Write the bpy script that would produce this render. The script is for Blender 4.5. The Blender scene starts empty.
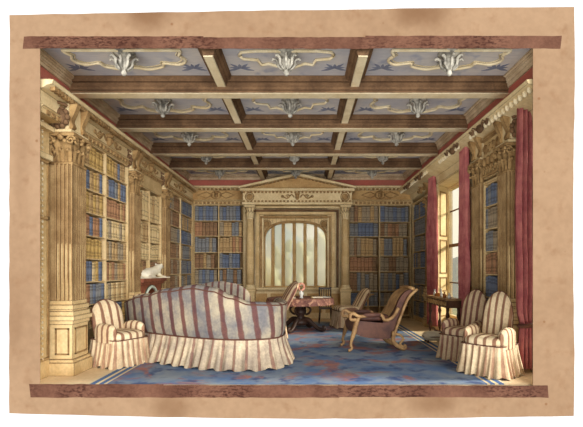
import bpy, bmesh, math, random
from mathutils import Vector, Matrix, noise as mnoise
random.seed(7)
PI = math.pi
sc = bpy.context.scene
COL = sc.collection
EYE = 1.65
F = 450.0            # focal length in pixels of a 583 px wide frame
def sx(px, y): return (px - 304.0) * y / F
def sz(py, y): return EYE - (py - 270.0) * y / F

# ------------------------------------------------------------------ materials
def lin(c):
    return tuple((v/12.92 if v <= .04045 else ((v+.055)/1.055)**2.4) for v in [x/255.0 for x in c])
class NT:
    def __init__(s, name):
        s.m = bpy.data.materials.new(name); s.m.use_nodes = True
        s.t = s.m.node_tree; s.t.nodes.clear()
        s.out = s.t.nodes.new('ShaderNodeOutputMaterial')
    def n(s, typ, ins=None, **kw):
        nd = s.t.nodes.new(typ)
        for k, v in kw.items(): setattr(nd, k, v)
        for k, v in (ins or {}).items(): s.set(nd.inputs[k], v)
        return nd
    def set(s, sock, v):
        if isinstance(v, bpy.types.NodeSocket): s.t.links.new(v, sock)
        elif isinstance(v, tuple) and len(v) == 3 and sock.type == 'RGBA': sock.default_value = (*v, 1)
        else: sock.default_value = v
    def math(s, op, a, b=0.0, c=0.0, clamp=False):
        nd = s.n('ShaderNodeMath', operation=op, use_clamp=clamp)
        s.set(nd.inputs[0], a); s.set(nd.inputs[1], b); s.set(nd.inputs[2], c)
        return nd.outputs[0]
    def mix(s, f, a, b, blend='MIX'):
        nd = s.n('ShaderNodeMix', data_type='RGBA', blend_type=blend)
        s.set(nd.inputs[0], f); s.set(nd.inputs[6], a); s.set(nd.inputs[7], b)
        return nd.outputs[2]
    def noise(s, vec, scale, detail=3, rough=.55, dist=0.0):
        nd = s.n('ShaderNodeTexNoise', {'Scale': float(scale), 'Detail': float(detail), 'Roughness': rough, 'Distortion': dist})
        s.set(nd.inputs['Vector'], vec); return nd.outputs[0]
    def ramp(s, f, a, b):
        nd = s.n('ShaderNodeMapRange', interpolation_type='SMOOTHSTEP')
        s.set(nd.inputs[0], f); nd.inputs[1].default_value = a; nd.inputs[2].default_value = b
        return nd.outputs[0]
    def xyz(s, vec):
        nd = s.n('ShaderNodeSeparateXYZ'); s.set(nd.inputs[0], vec); return nd.outputs
    def obj(s): return s.n('ShaderNodeTexCoord').outputs['Object']
    def uv(s): return s.n('ShaderNodeTexCoord').outputs['UV']
    def finish(s, col, rough=.85, spec=.15, **kw):
        p = s.n('ShaderNodeBsdfPrincipled')
        s.set(p.inputs['Base Color'], col); p.inputs['Roughness'].default_value = rough
        p.inputs['Specular IOR Level'].default_value = spec
        for k, v in kw.items(): s.set(p.inputs[k], v)
        s.t.links.new(p.outputs[0], s.out.inputs[0]); return s.m

def wash(s, vec, a, b, scale=3.0, grain=.12):
    """watercolour wash: two pigments pooled by noise, plus the tooth of the paper"""
    f = s.ramp(s.noise(vec, scale, 5, .62), .32, .68)
    c = s.mix(f, lin(a), lin(b))
    g = s.ramp(s.noise(vec, scale*16, 2), .3, .7)
    dk = tuple(1-grain for _ in range(3))
    return s.mix(g, c, s.mix(1.0, c, dk, 'MULTIPLY'))

M = {}
def wm(name, a, b, scale=3.0, grain=.14, rough=.85, ink=0.0, spec=.15, inkc=(74, 50, 30)):
    s = NT(name); o = s.obj(); c = wash(s, o, a, b, scale, grain)
    if ink > 0:   # pen line along every arris
        bv = s.n('ShaderNodeBevel', samples=4); bv.inputs['Radius'].default_value = ink
        geo = s.n('ShaderNodeNewGeometry')
        d = s.n('ShaderNodeVectorMath', operation='DOT_PRODUCT')
        s.set(d.inputs[0], bv.outputs[0]); s.set(d.inputs[1], geo.outputs['Normal'])
        e = s.ramp(d.outputs['Value'], .99, .86)
        c = s.mix(s.math('MULTIPLY', e, .85), c, lin(inkc))
    M[name] = s.finish(c, rough, spec); return M[name]

def stripe_mat(name, a, b, sa, sb, width=.34, scale=2.2, grain=.12):
    s = NT(name); o = s.obj(); uv = s.uv()
    base = wash(s, o, a, b, scale, grain); st = wash(s, o, sa, sb, scale*2, grain)
    wob = s.math('MULTIPLY', s.math('SUBTRACT', s.noise(uv, 3.0, 3), .5), .22)
    u = s.math('ADD', s.xyz(uv)[0], wob)
    fr = s.math('ABSOLUTE', s.math('SUBTRACT', s.math('FRACT', u), .5))
    f = s.ramp(fr, width/2+.05, width/2-.05)
    c = s.mix(f, base, st)
    ln = s.ramp(s.math('ABSOLUTE', s.math('SUBTRACT', fr, width/2)), .035, .0)
    c = s.mix(s.math('MULTIPLY', ln, .45), c, lin((92, 62, 48)))
    M[name] = s.finish(c, .95, .05); return M[name]

INK = .022
wm('cream_oak', (226, 200, 150), (200, 168, 116), 1.6, .12, ink=INK)
wm('pale_oak', (236, 216, 170), (214, 188, 140), 1.6, .10, ink=INK)
wm('shaft_oak', (196, 164, 116), (152, 120, 80), 2.2, .14, ink=.016)
wm('carved_oak', (190, 156, 106), (142, 110, 70), 4, .2, ink=.018)
wm('frieze_oak', (206, 172, 118), (180, 142, 92), 2, .14)
wm('brown_oak', (130, 100, 72), (94, 70, 50), 2.5, .2, ink=.018, inkc=(52, 34, 22))
wm('dark_oak', (112, 84, 60), (78, 56, 40), 3, .2)
wm('soffit_cream', (240, 224, 188), (222, 202, 160), 2, .08, ink=.018)
wm('crown_oak', (226, 204, 170), (188, 162, 128), 2, .15, ink=.018)
wm('red_band', (190, 104, 90), (176, 108, 92), 2, .12)
wm('white_wall', (203, 204, 207), (201, 202, 205), .6, .0)
wm('case_dark', (150, 122, 86), (112, 88, 60), 3, .15)
wm('shelf_edge', (226, 200, 152), (204, 174, 124), 3, .08)
wm('boards', (240, 218, 180), (226, 198, 156), 1.2, .08)
wm('stucco', (238, 224, 190), (216, 196, 154), 4, .1, ink=.016)
wm('stucco_grey', (206, 200, 184), (118, 114, 106), 9, .15)
wm('motif_blue', (118, 122, 140), (132, 136, 150), 6, .15)
wm('plaster_buff', (222, 196, 150), (206, 178, 128), 1.6, .1)
wm('dark_wood', (72, 48, 36), (46, 32, 26), 5, .2, rough=.45, spec=.4)
wm('desk_wood', (110, 72, 48), (74, 48, 34), 5, .2, rough=.5, spec=.4)
wm('golden_wood', (192, 154, 104), (138, 102, 66), 5, .18, rough=.55, spec=.3, ink=.008)
wm('leather', (108, 70, 54), (76, 48, 42), 4, .18, rough=.6, spec=.3)
wm('marble_red', (168, 104, 78), (140, 80, 60), 6, .15, rough=.5, ink=.018)
wm('marble_green', (110, 116, 92), (70, 78, 66), 6, .15, rough=.5)
wm('ring_white', (214, 220, 204), (190, 200, 184), 6, .1)
wm('statue_white', (246, 238, 216), (230, 218, 188), 4, .08)
wm('soot', (48, 42, 38), (30, 26, 26), 4, .1)
wm('curtain_red', (196, 122, 114), (160, 84, 86), 3, .12)
wm('curtain_pale', (214, 150, 140), (186, 110, 106), 3, .12)
wm('flower_pink', (240, 190, 164), (226, 150, 124), 20, .1)
wm('leaf_green', (120, 130, 84), (90, 104, 62), 10, .1)
wm('china', (238, 236, 224), (206, 214, 214), 8, .05, rough=.3, spec=.4)
wm('paper_white', (246, 240, 222), (232, 222, 196), 8, .05)
wm('amber', (196, 130, 64), (160, 96, 46), 8, .1, rough=.4, spec=.4)
wm('piping_brown', (112, 74, 58), (92, 60, 50), 8, .1)
wm('lawn', (152, 160, 104), (128, 140, 92), .5, .1)
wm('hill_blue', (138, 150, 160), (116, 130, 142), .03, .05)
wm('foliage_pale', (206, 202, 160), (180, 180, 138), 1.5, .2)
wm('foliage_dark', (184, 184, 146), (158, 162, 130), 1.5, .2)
wm('trunk', (120, 100, 72), (92, 76, 56), 2, .2)
wm('stone_grey', (160, 160, 150), (136, 138, 132), 1, .1)
stripe_mat('sofa_cloth', (180, 166, 140), (112, 110, 112), (116, 80, 72), (94, 66, 66), .32, 1.5)  # darker grey wash puts the shade of the sofa back into the cloth colour
stripe_mat('sofa_skirt', (224, 204, 170), (166, 150, 132), (168, 134, 112), (130, 98, 88), .20)
stripe_mat('chair_cloth', (238, 216, 178), (212, 186, 148), (158, 120, 94), (136, 98, 78), .34)
stripe_mat('chair_skirt', (238, 216, 178), (204, 176, 140), (198, 162, 130), (160, 122, 98), .30)
stripe_mat('rose_cloth', (228, 204, 168), (204, 174, 138), (156, 112, 96), (130, 90, 80), .42)
stripe_mat('rose_skirt', (224, 200, 164), (192, 164, 132), (176, 136, 114), (146, 104, 88), .40)
BOOKC = {'blue': ((126, 136, 152), (100, 112, 134)), 'slate': ((150, 150, 146), (124, 126, 128)),
         'tan': ((206, 174, 124), (178, 144, 98)), 'brown': ((168, 132, 96), (136, 104, 78)),
         'russet': ((192, 146, 106), (164, 120, 90)), 'cream': ((232, 208, 158), (212, 182, 128)),
         'ochre': ((212, 178, 112), (186, 150, 88)), 'grey': ((182, 164, 134), (150, 134, 110))}
for k, (a, b) in BOOKC.items(): wm('book_'+k, a, b, 8, .18, inkc=(60, 42, 30), ink=.014)

# brown paper with its scorched and foxed stains (their own shapes, fixed to the sheet)
def paper_mat():
    s = NT('brown_paper'); o = s.obj(); c = wash(s, o, (150, 123, 97), (139, 112, 87), .7, .06)
    c = s.mix(s.ramp(s.noise(o, 5, 4), .5, .85), c, lin((128, 98, 73)))
    for px, py, rx, rz_, st in ((146, 12, .6, .36, .7), (420, 12, .6, .34, .7), (172, 408, .45, .3, .5), (432, 402, .5, .28, .55), (22, 160, .18, 1.6, .22), (14, 320, .2, .7, .25)):
        y = 6.4; v = s.n('ShaderNodeVectorMath', operation='SUBTRACT')
        s.set(v.inputs[0], o); v.inputs[1].default_value = (sx(px, y), 0, sz(py, y))
        w = s.n('ShaderNodeVectorMath', operation='MULTIPLY'); s.set(w.inputs[0], v.outputs[0]); w.inputs[1].default_value = (1/rx, 0, 1/rz_)
        l = s.n('ShaderNodeVectorMath', operation='LENGTH'); s.set(l.inputs[0], w.outputs[0])
        d = s.math('ADD', l.outputs['Value'], s.math('MULTIPLY', s.math('SUBTRACT', s.noise(o, 2.5, 3), .5), .9))
        c = s.mix(s.math('MULTIPLY', s.ramp(d, 1.0, .1), st), c, lin((102, 72, 49)))
    sp = s.n('ShaderNodeTexVoronoi', {'Scale': 2.6}); s.set(sp.inputs['Vector'], o)
    c = s.mix(s.math('MULTIPLY', s.ramp(sp.outputs['Distance'], .07, .03), .6), c, lin((111, 72, 43)))
    M['brown_paper'] = s.finish(c, .95, .05)
paper_mat()
def tape_mat():
    s = NT('old_tape'); o = s.obj(); c = wash(s, o, (111, 77, 61), (89, 58, 45), 2, .12)
    st = s.n('ShaderNodeVectorMath', operation='MULTIPLY'); s.set(st.inputs[0], o); st.inputs[1].default_value = (1, 1, 2.5)
    f = s.math('MULTIPLY', s.ramp(s.noise(st.outputs[0], 13, 5, .7), .46, .6), s.ramp(s.noise(o, .8, 2), .40, .56))
    c = s.mix(s.math('MULTIPLY', f, .8), c, lin((48, 22, 17)))
    M['old_tape'] = s.finish(c, .8, .1)
tape_mat()
def panel_mat():
    s = NT('panel_blue'); o = s.obj(); f = s.ramp(s.noise(o, 1.3, 5, .6), .3, .7)
    c = s.mix(f, lin((184, 182, 186)), lin((208, 200, 190)))
    c = s.mix(s.ramp(s.noise(o, 3.2, 5), .55, .75), c, lin((160, 162, 174)))
    st = s.n('ShaderNodeVectorMath', operation='MULTIPLY'); s.set(st.inputs[0], o); st.inputs[1].default_value = (3, 60, 1)
    c = s.mix(s.math('MULTIPLY', s.ramp(s.noise(st.outputs[0], 1, 2), .45, .7), .25), c, lin((124, 128, 146)))
    M['panel_blue'] = s.finish(c, .9, .05)
panel_mat()
RX0, RX1, RY0, RY1 = -3.12, 2.92, 6.475, 14.3
def rug_mat():
    s = NT('rug_pile'); o = s.obj(); X, Y, Z = s.xyz(o)
    c = s.mix(s.ramp(s.noise(o, 1.6, 5, .62), .35, .65), lin((100, 124, 160)), lin((140, 150, 160)))
    c = s.mix(s.ramp(s.noise(o, 2.9, 4), .5, .68), c, lin((78, 92, 128)))
    sh = s.n('ShaderNodeVectorMath', operation='ADD'); s.set(sh.inputs[0], o); sh.inputs[1].default_value = (11.3, 4.1, 2)
    f = s.ramp(s.noise(sh.outputs[0], 1.3, 4, .6, .8), .50, .62)
    c = s.mix(s.math('MULTIPLY', f, .85), c, s.mix(s.ramp(s.noise(o, 6, 3), .4, .6), lin((172, 116, 98)), lin((140, 108, 116))))
    w, h = (RX1-RX0)/2, (RY1-RY0)/2
    d = s.math('MINIMUM', s.math('SUBTRACT', w, s.math('ABSOLUTE', X)), s.math('SUBTRACT', h, Y))
    for a, b, colr in ((0, .30, (92, 116, 156)), (.0, .04, (222, 206, 170)), (.12, .17, (226, 208, 166)), (.24, .28, (214, 196, 160))):
        k = s.math('MULTIPLY', s.math('GREATER_THAN', d, a), s.math('LESS_THAN', d, b))
        c = s.mix(k, c, lin(colr))
    M['rug_pile'] = s.finish(c, .98, .02)
rug_mat()
def cloth_table():
    s = NT('table_cloth'); o = s.obj(); c = wash(s, o, (146, 104, 92), (112, 78, 72), 5, .15)
    c = s.mix(s.math('MULTIPLY', s.ramp(s.noise(o, 14, 2), .52, .62), .6), c, lin((206, 160, 130)))
    M['table_cloth'] = s.finish(c, .9, .05)
cloth_table()
def glass_mat(name='old_glass', haze=.32):
    s = NT(name); tr = s.n('ShaderNodeBsdfTransparent'); tr.inputs[0].default_value = (.95, .93, .86, 1)
    tl = s.n('ShaderNodeBsdfTranslucent'); tl.inputs[0].default_value = (.95, .91, .80, 1)
    m0 = s.n('ShaderNodeMixShader'); m0.inputs[0].default_value = haze
    s.t.links.new(tr.outputs[0], m0.inputs[1]); s.t.links.new(tl.outputs[0], m0.inputs[2])
    gl = s.n('ShaderNodeBsdfGlossy'); gl.inputs['Roughness'].default_value = .15
    mx = s.n('ShaderNodeMixShader'); mx.inputs[0].default_value = .04
    s.t.links.new(m0.outputs[0], mx.inputs[1]); s.t.links.new(gl.outputs[0], mx.inputs[2]); s.t.links.new(mx.outputs[0], s.out.inputs[0])
    M[name] = s.m
glass_mat('clear_glass', .05)
glass_mat()

# ------------------------------------------------------------------ mesh builder
class MB:
    def __init__(s): s.v = []; s.f = []; s.uv = {}; s.sm = []; s.mi = []; s.cur = 0
    def add(s, vs, fs, smooth=False, uvs=None):
        b = len(s.v); s.v += [tuple(v) for v in vs]
        for k, f in enumerate(fs):
            s.f.append([b+i for i in f]); s.sm.append(smooth); s.mi.append(s.cur)
        if uvs:
            for i, u in enumerate(uvs): s.uv[b+i] = u
        return s
    def box(s, x0, x1, y0, y1, z0, z1):
        vs = [(x, y, z) for x in (x0, x1) for y in (y0, y1) for z in (z0, z1)]
        return s.add(vs, [(0, 1, 3, 2), (4, 6, 7, 5), (0, 4, 5, 1), (2, 3, 7, 6), (0, 2, 6, 4), (1, 5, 7, 3)])
    def prism(s, poly, axis, a, b, smooth=False):
        """poly: 2-D outline; axis: 'x' (outline in y,z), 'y' (x,z), 'z' (x,y)"""
        n = len(poly)
        def p(q, t): return {'x': (t, q[0], q[1]), 'y': (q[0], t, q[1]), 'z': (q[0], q[1], t)}[axis]
        vs = [p(q, a) for q in poly] + [p(q, b) for q in poly]
        return s.add(vs, [list(range(n)), list(range(2*n-1, n-1, -1))] + [(i, n+i, n+(i+1) % n, (i+1) % n) for i in range(n)], smooth)
    def lathe(s, prof, cx=0, cy=0, seg=20, smooth=True, z0=0):
        vs = []; fs = []
        for r, z in prof:
            for k in range(seg):
                a = 2*PI*k/seg; vs.append((cx+r*math.cos(a), cy+r*math.sin(a), z0+z))
        for i in range(len(prof)-1):
            for k in range(seg):
                fs.append((i*seg+k, i*seg+(k+1) % seg, (i+1)*seg+(k+1) % seg, (i+1)*seg+k))
        fs.append(list(range(seg-1, -1, -1))); fs.append([(len(prof)-1)*seg+k for k in range(seg)])
        return s.add(vs, fs, smooth)
    def tube(s, pts, r, seg=8, smooth=True, sq=1.0):
        pts = [Vector(p) for p in pts]; n = len(pts)
        rs = r if isinstance(r, (list, tuple)) else [r]*n
        vs = []; fs = []; up = Vector((0, 0, 1))
        t0 = (pts[1]-pts[0]).normalized()
        ref = up if abs(t0.dot(up)) < .9 else Vector((1, 0, 0))
        nrm = (ref - t0*ref.dot(t0)).normalized()
        for i in range(n):
            t = (pts[min(i+1, n-1)]-pts[max(i-1, 0)]).normalized()
            nrm = (nrm - t*nrm.dot(t))
            nrm = nrm.normalized() if nrm.length > 1e-6 else t.orthogonal().normalized()
            bi = t.cross(nrm)
            for k in range(seg):
                a = 2*PI*k/seg; vs.append(pts[i]+nrm*math.cos(a)*rs[i]+bi*math.sin(a)*rs[i]*sq)
        for i in range(n-1):
            for k in range(seg):
                fs.append((i*seg+k, i*seg+(k+1) % seg, (i+1)*seg+(k+1) % seg, (i+1)*seg+k))
        fs.append(list(range(seg-1, -1, -1))); fs.append([(n-1)*seg+k for k in range(seg)])
        return s.add(vs, fs, smooth)
    def ell(s, c, r, seg=14, rings=9, p=1.0, rot=0.0):
        """(super)ellipsoid; p<1 squarer"""
        vs = []; fs = []; uvs = []
        sg = lambda v: math.copysign(abs(v)**p, v)
        for i in range(rings+1):
            a = -PI/2+PI*i/rings
            for k in range(seg):
                b = 2*PI*k/seg
                x = r[0]*sg(math.cos(a))*sg(math.cos(b)); y = r[1]*sg(math.cos(a))*sg(math.sin(b)); z = r[2]*sg(math.sin(a))
                X = x*math.cos(rot)-y*math.sin(rot); Y = x*math.sin(rot)+y*math.cos(rot)
                vs.append((c[0]+X, c[1]+Y, c[2]+z)); uvs.append((x*7.0, y*7.0))
        for i in range(rings):
            for k in range(seg):
                fs.append((i*seg+k, i*seg+(k+1) % seg, (i+1)*seg+(k+1) % seg, (i+1)*seg+k))
        return s.add(vs, fs, True, uvs)
    def grid(s, P, UV=None, closed=False, smooth=True):
        n, m = len(P), len(P[0]); vs = [p for r in P for p in r]; fs = []
        for i in range(n-1 if not closed else n):
            for j in range(m-1):
                a, b = i*m+j, ((i+1) % n)*m+j; fs.append((a, b, b+1, a+1))
        return s.add(vs, fs, smooth, [u for r in UV for u in r] if UV else None)
    def xf(s, mat):
        s.v = [tuple(mat @ Vector(v)) for v in s.v]; return s
    def build(s, name, mat, parent=None, recalc=True):
        me = bpy.data.meshes.new(name); me.from_pydata(s.v, [], s.f)
        for m_ in (mat if isinstance(mat, (list, tuple)) else [mat]): me.materials.append(M[m_])
        for p, sm, mi in zip(me.polygons, s.sm, s.mi): p.use_smooth = sm; p.material_index = mi
        if s.uv:
            ul = me.uv_layers.new(name='UVMap')
            for l in me.loops: ul.data[l.index].uv = s.uv.get(l.vertex_index, (0, 0))
        if recalc:
            bm = bmesh.new(); bm.from_mesh(me); bmesh.ops.recalc_face_normals(bm, faces=bm.faces); bm.to_mesh(me); bm.free()
        me.update()
        o = bpy.data.objects.new(name, me); COL.objects.link(o)
        if parent: o.parent = parent
        return o
def thing(name, label, cat, loc=(0, 0, 0), rz=0, group=None):
    o = bpy.data.objects.new(name, None); COL.objects.link(o); o.empty_display_size = .1
    o.location = loc; o.rotation_euler = (0, 0, rz); o['label'] = label; o['category'] = cat
    if group: o['group'] = group
    return o
def tag(o, label, cat, group=None, kind=None):
    o['label'] = label; o['category'] = cat
    if group: o['group'] = group
    if kind: o['kind'] = kind
    return o
def struct(o): o['kind'] = 'structure'; return o
def sroot(name, loc=(0, 0, 0), rz=0):
    o = bpy.data.objects.new(name, None); COL.objects.link(o); o.location = loc; o.rotation_euler = (0, 0, rz); o['kind'] = 'structure'; return o
def crv(pts, n=8, closed=False):
    """Catmull-Rom through points of any dimension"""
    P = [Vector(p) for p in pts]; out = []
    N_ = len(P); rng = range(N_ if closed else N_-1)
    for i in rng:
        g = lambda k: P[k % N_] if closed else P[max(0, min(N_-1, k))]
        a, b, c, d = g(i-1), g(i), g(i+1), g(i+2)
        for k in range(n):
            t = k/n; out.append(.5*((2*b)+(c-a)*t+(2*a-5*b+4*c-d)*t*t+(3*b-a-3*c+d)*t**3))
    if not closed: out.append(P[-1])
    return out
def lerp(tab, x):
    if x <= tab[0][0]: return tab[0][1]
    for (a, va), (b, vb) in zip(tab, tab[1:]):
        if x <= b:
            t = (x-a)/(b-a); t = t*t*(3-2*t); return va+(vb-va)*t
    return tab[-1][1]

# ------------------------------------------------------------------ the sheet the room is seen through
MY = 6.40
OX0, OX1 = sx(40, MY), sx(533, MY); OZ0, OZ1 = sz(386.5, MY), sz(46, MY)
def white_wall():
    mb = MB(); a, b = MY+.012, MY+.06
    mb.box(-16, OX0-.08, a, b, -2.2, 12); mb.box(OX1+.08, 16, a, b, -2.2, 12)
    mb.box(OX0-.08, OX1+.08, a, b, -2.2, OZ0-.02); mb.box(OX0-.08, OX1+.08, a, b, OZ1+.02, 12)
    struct(mb.build('wall_front', 'white_wall'))
white_wall()
def mount_sheet():
    mb = MB(); K = 26; rnd = random.Random(3)
    cs = [(9.5, 15), (574, 6.5), (573.5, 416), (9, 413.5)]; inn = [(40, 46), (533, 46), (533, 386.5), (40, 386.5)]
    outer = []; inner = []
    for q in range(4):
        a, b = cs[q], cs[(q+1) % 4]; c, d = inn[q], inn[(q+1) % 4]
        for k in range(K):
            t = k/K; bow = math.sin(PI*t)
            ox = a[0]+(b[0]-a[0])*t+rnd.uniform(-.35, .35); oy = a[1]+(b[1]-a[1])*t+rnd.uniform(-.35, .35)
            if q == 2: oy += bow*4.0
            if q == 1: ox += .8*math.sin(9*t)
            if q == 0: oy -= .6*bow
            outer.append((ox, oy)); inner.append((c[0]+(d[0]-c[0])*t, c[1]+(d[1]-c[1])*t))
    rows = []
    for (o_, i_) in zip(outer, inner):
        r = []
        for yy, seq in ((MY, (0, .33, .66, 1)), (MY+.010, (1, 0))):
            for t in seq: r.append((sx(o_[0]+(i_[0]-o_[0])*t, MY), yy, sz(o_[1]+(i_[1]-o_[1])*t, MY)))
        r.append(r[0]); rows.append(r)
    mb.grid(rows, closed=True, smooth=False)
    tag(mb.build('mount_sheet', 'brown_paper'), 'large buff brown paper mount sheet framing the library, with scorched stains', 'paper sheet')
mount_sheet()
def tape(x0, x1, y0, y1, label, dy=0, tl=0):
    mb = MB(); rnd = random.Random(int(x0)); n = max(6, int((x1-x0)/8)); P = []
    for k in range(n+1):
        t = k/n; px = x0+(x1-x0)*t; e = rnd.uniform(-.3, .3); g = rnd.uniform(-.3, .3)
        jx = rnd.uniform(-.8, .8) if k in (0, n) else 0
        z1, z0 = sz(y0+e+tl*t, MY), sz(y1+g+tl*t, MY); a, b = MY-.004-dy, MY-.0005-dy
        X, X2 = sx(px+jx, MY), sx(px-jx, MY)
        P.append([(X, a, z1), (X2, a, z0), (X2, b, z0), (X, b, z1), (X, a, z1)])
    mb.grid(P, smooth=False)
    mb.add(P[0][:4], [(0, 1, 2, 3)]); mb.add(P[-1][:4], [(0, 1, 2, 3)])
    tag(mb.build('paper_tape', 'old_tape'), label, 'tape', 'brown tape strips along the sheet')
tape(23.5, 203, 36.5, 48.5, 'brown tape strip at the top left of the mount sheet')
tape(202, 368, 37.5, 49, 'brown tape strip along the middle of the top edge', .004)
tape(366, 561, 36, 48.5, 'brown tape strip at the top right of the mount sheet')
tape(30, 164, 384, 397.5, 'dark scuffed tape strip at the bottom left of the mount sheet')
tape(163, 340, 385, 397.5, 'reddish tape strip along the middle of the bottom edge', .004)
tape(338, 548, 385, 397, 'dark mottled tape strip at the bottom right of the mount sheet', 0, .5)

# ------------------------------------------------------------------ shell
XL, XR, YB, ZC = -3.80, 3.70, 15.40, 4.90
struct(MB().box(-4.6, 4.6, 6.47, 16.05, -.12, 0).build('floor', 'boards'))
struct(MB().box(-4.6, -4.28, 6.47, 16.05, 0, ZC).build('wall_left', 'cream_oak'))
WX0, WX1, WZ0, WZ1 = -1.40, .80, 1.02, 3.32
mb = MB(); mb.box(-4.28, WX0, 15.72, 16.05, 0, ZC); mb.box(WX1, 4.6, 15.72, 16.05, 0, ZC)
mb.box(WX0, WX1, 15.72, 16.05, 0, WZ0); mb.box(WX0, WX1, 15.72, 16.05, WZ1, ZC)
struct(mb.build('wall_back', 'plaster_buff'))
# right wall: solid piers, one splayed window opening between y 10.15 and 12.45
SILL, HEAD = .30, 4.00
def wr(f):
    mb = MB(); f(mb); struct(mb.build('wall_right', 'pale_oak'))
def near_wall(mb):
    mb.box(3.85, 4.6, 7.40, 9.32, 0, ZC); mb.box(3.85, 4.6, 6.47, 7.40, 0, .3); mb.box(3.85, 4.6, 6.47, 7.40, 4.02, ZC); mb.box(3.85, 4.6, 6.47, 6.60, .3, 4.02)
wr(near_wall)
wr(lambda mb: mb.prism([(3.62, 9.32), (3.62, 10.15), (4.16, 10.45), (4.3, 10.3), (4.3, 9.32)], 'z', 0, ZC))
wr(lambda mb: mb.prism([(3.70, 12.45), (3.70, 13.08), (4.06, 13.08), (4.16, 12.95)], 'z', 0, ZC))
wr(lambda mb: mb.prism([(4.06, 13.08), (4.06, 15.72), (4.30, 15.72), (4.30, 13.40), (4.16, 12.95)], 'z', 0, ZC))
wr(lambda mb: mb.prism([(3.66, 10.15), (3.70, 12.45), (4.16, 12.95), (4.3, 13.40), (4.3, 10.45), (4.16, 10.45)], 'z', HEAD, ZC))
wr(lambda mb: mb.prism([(4.06, 10.15), (4.06, 12.95), (4.3, 13.4), (4.3, 10.15)], 'z', 0, SILL))


# ceiling: slab with blue panels, beams, stucco and pendants as parts
ceil = struct(MB().box(-4.6, 4.6, 6.47, 16.05, ZC, ZC+.12).build('ceiling', 'panel_blue'))
BEAMS = [7.55, 9.43, 11.5, 13.1]; BW = .20
for y in BEAMS:
    mb = MB(); mb.box(-4.0, 3.5, y, y+BW, 4.62, ZC); mb.box(-4.0, 3.5, y-.035, y, 4.80, ZC)
    mb.box(-4.0, 3.5, y-.018, y, 4.665, 4.73)
    mb.box(-4.0, 3.5, y+BW, y+BW+.035, 4.80, ZC)
    o = mb.build('cross_beam', 'brown_oak', ceil)
    MB().box(-4.0, 3.5, y-.005, y+BW+.005, 4.605, 4.622).build('beam_soffit', 'soffit_cream', ceil)
LBX = [-1.38, .85]
rows = [(6.47, 7.55), (7.75, 9.43), (9.63, 11.5), (11.7, 13.1), (13.3, 15.4)]
for x in LBX:
    for a, b in rows:
        mb = MB(); mb.prism([(x-.17, ZC), (x-.15, 4.83), (x-.10, 4.81), (x-.075, 4.735), (x+.075, 4.735), (x+.10, 4.81), (x+.15, 4.83), (x+.17, ZC)], 'y', a, b)
        bo = mb.build('long_beam', 'brown_oak', ceil)
        mb = MB(); mb.box(x-.07, x+.07, a, b-.01, 4.715, 4.736); mb.build('beam_soffit', 'soffit_cream', ceil)
cols3 = [(-3.84, LBX[0]-.17), (LBX[0]+.17, LBX[1]-.17), (LBX[1]+.17, 3.33)]
for ri, (a, b) in enumerate(rows):
    cy = (a+b)/2
    if ri == 0: cy = 6.78
    for ci, (x0, x1) in enumerate(cols3):
        cx = (x0+x1)/2; hw = (x1-x0)*.36; hd = min(.62, (b-a)*.36) if ri else .45
        # cartouche of rolled stucco
        mb = MB()
        if ci == 1: shp = [(-1.05, .0), (-.98, .22), (-.66, .30), (-.60, .66), (-.42, .56), (0, 1.0), (.42, .56), (.60, .66), (.66, .30), (.98, .22), (1.05, 0)]
        else: shp = [(-.98, 0), (-1.05, .35), (-.9, .62), (-.62, .52), (-.55, .78), (-.25, .98), (0, .84), (.25, .98), (.55, .78), (.62, .52), (.9, .62), (1.05, .35), (.98, 0)]
        for sgn in (1, -1):
            P = [(cx+u*hw, cy+sgn*v*hd*1.05, ZC-.02) for u, v in shp]
            P = crv(P, 5) if ci != 1 else [Vector(p) for p in P]
            if ri == 0: P = [p for p in P if p.y > 6.60]
            if len(P) > 3: mb.tube(P, .024, 6)
            if len(P) > 3 and ci != 1: mb.tube([(p.x*.94+cx*.06, cy+(p.y-cy)*.86, ZC-.01) for p in P], .010, 5)
        if mb.v: mb.build('stucco_cartouche', 'stucco', ceil)
        # pendant: acanthus cup hanging from a rosette
        mb = MB(); s_ = 1.0
        if ri == 0: py_ = 6.74
        else: py_ = cy
        mb.lathe([(.02, -.34), (.045, -.31), (.03, -.27), (.07, -.22), (.10, -.13), (.07, -.10), (.12, -.05), (.17, -.02), (.17, 0)], cx, py_, 14, True, ZC)
        for q in range(8):
            an = 2*PI*q/8; c_, s2 = math.cos(an), math.sin(an)
            mb.tube(crv([(cx+r*c_, py_+r*s2, ZC-z) for r, z in ((.05, .26), (.12, .20), (.13, .12), (.19, .09), (.21, .12))], 3), [.012+.012*math.sin(PI*i/12) for i in range(13)], 5)
        mb.build('ceiling_pendant', 'stucco_grey', ceil)
        # painted sprigs in the far corners (flat leaf shapes, a few millimetres proud)
        mb = MB()
        for sgn in (-1, 1):
            ox = cx+sgn*(x1-x0)*.40; oy = b-.30 if ri < 4 else b-.45
            for q in range(7):
                an = PI*(q/6.0)*1.25-PI*.12; L = .17 if q % 2 else .23
                c_, s2 = math.cos(an), -math.sin(an)
                w_ = .028; tip = (ox+L*c_, oy+L*s2*.9); nx, ny = -s2*w_, c_*w_; m_ = (ox+.55*L*c_, oy+.55*L*s2*.9)
                mb.prism([(ox, oy), (m_[0]+nx, m_[1]+ny), tip, (m_[0]-nx, m_[1]-ny)], 'z', ZC-.006, ZC)
        mb.build('blue_sprig', 'motif_blue', ceil)

# cornices ------------------------------------------------------------------
def run_trim(name, side):
    """cornice, frieze and architrave along one wall, in a frame x = along, y = into the wall"""
    return sroot(name)
def egg_row(mb, f, n, along0, along1, r, z):
    for i in range(n):
        t = along0+(along1-along0)*(i+.5)/n; p = f(t, z); mb.ell(p, (r, r, r*1.35), 8, 5)
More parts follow.
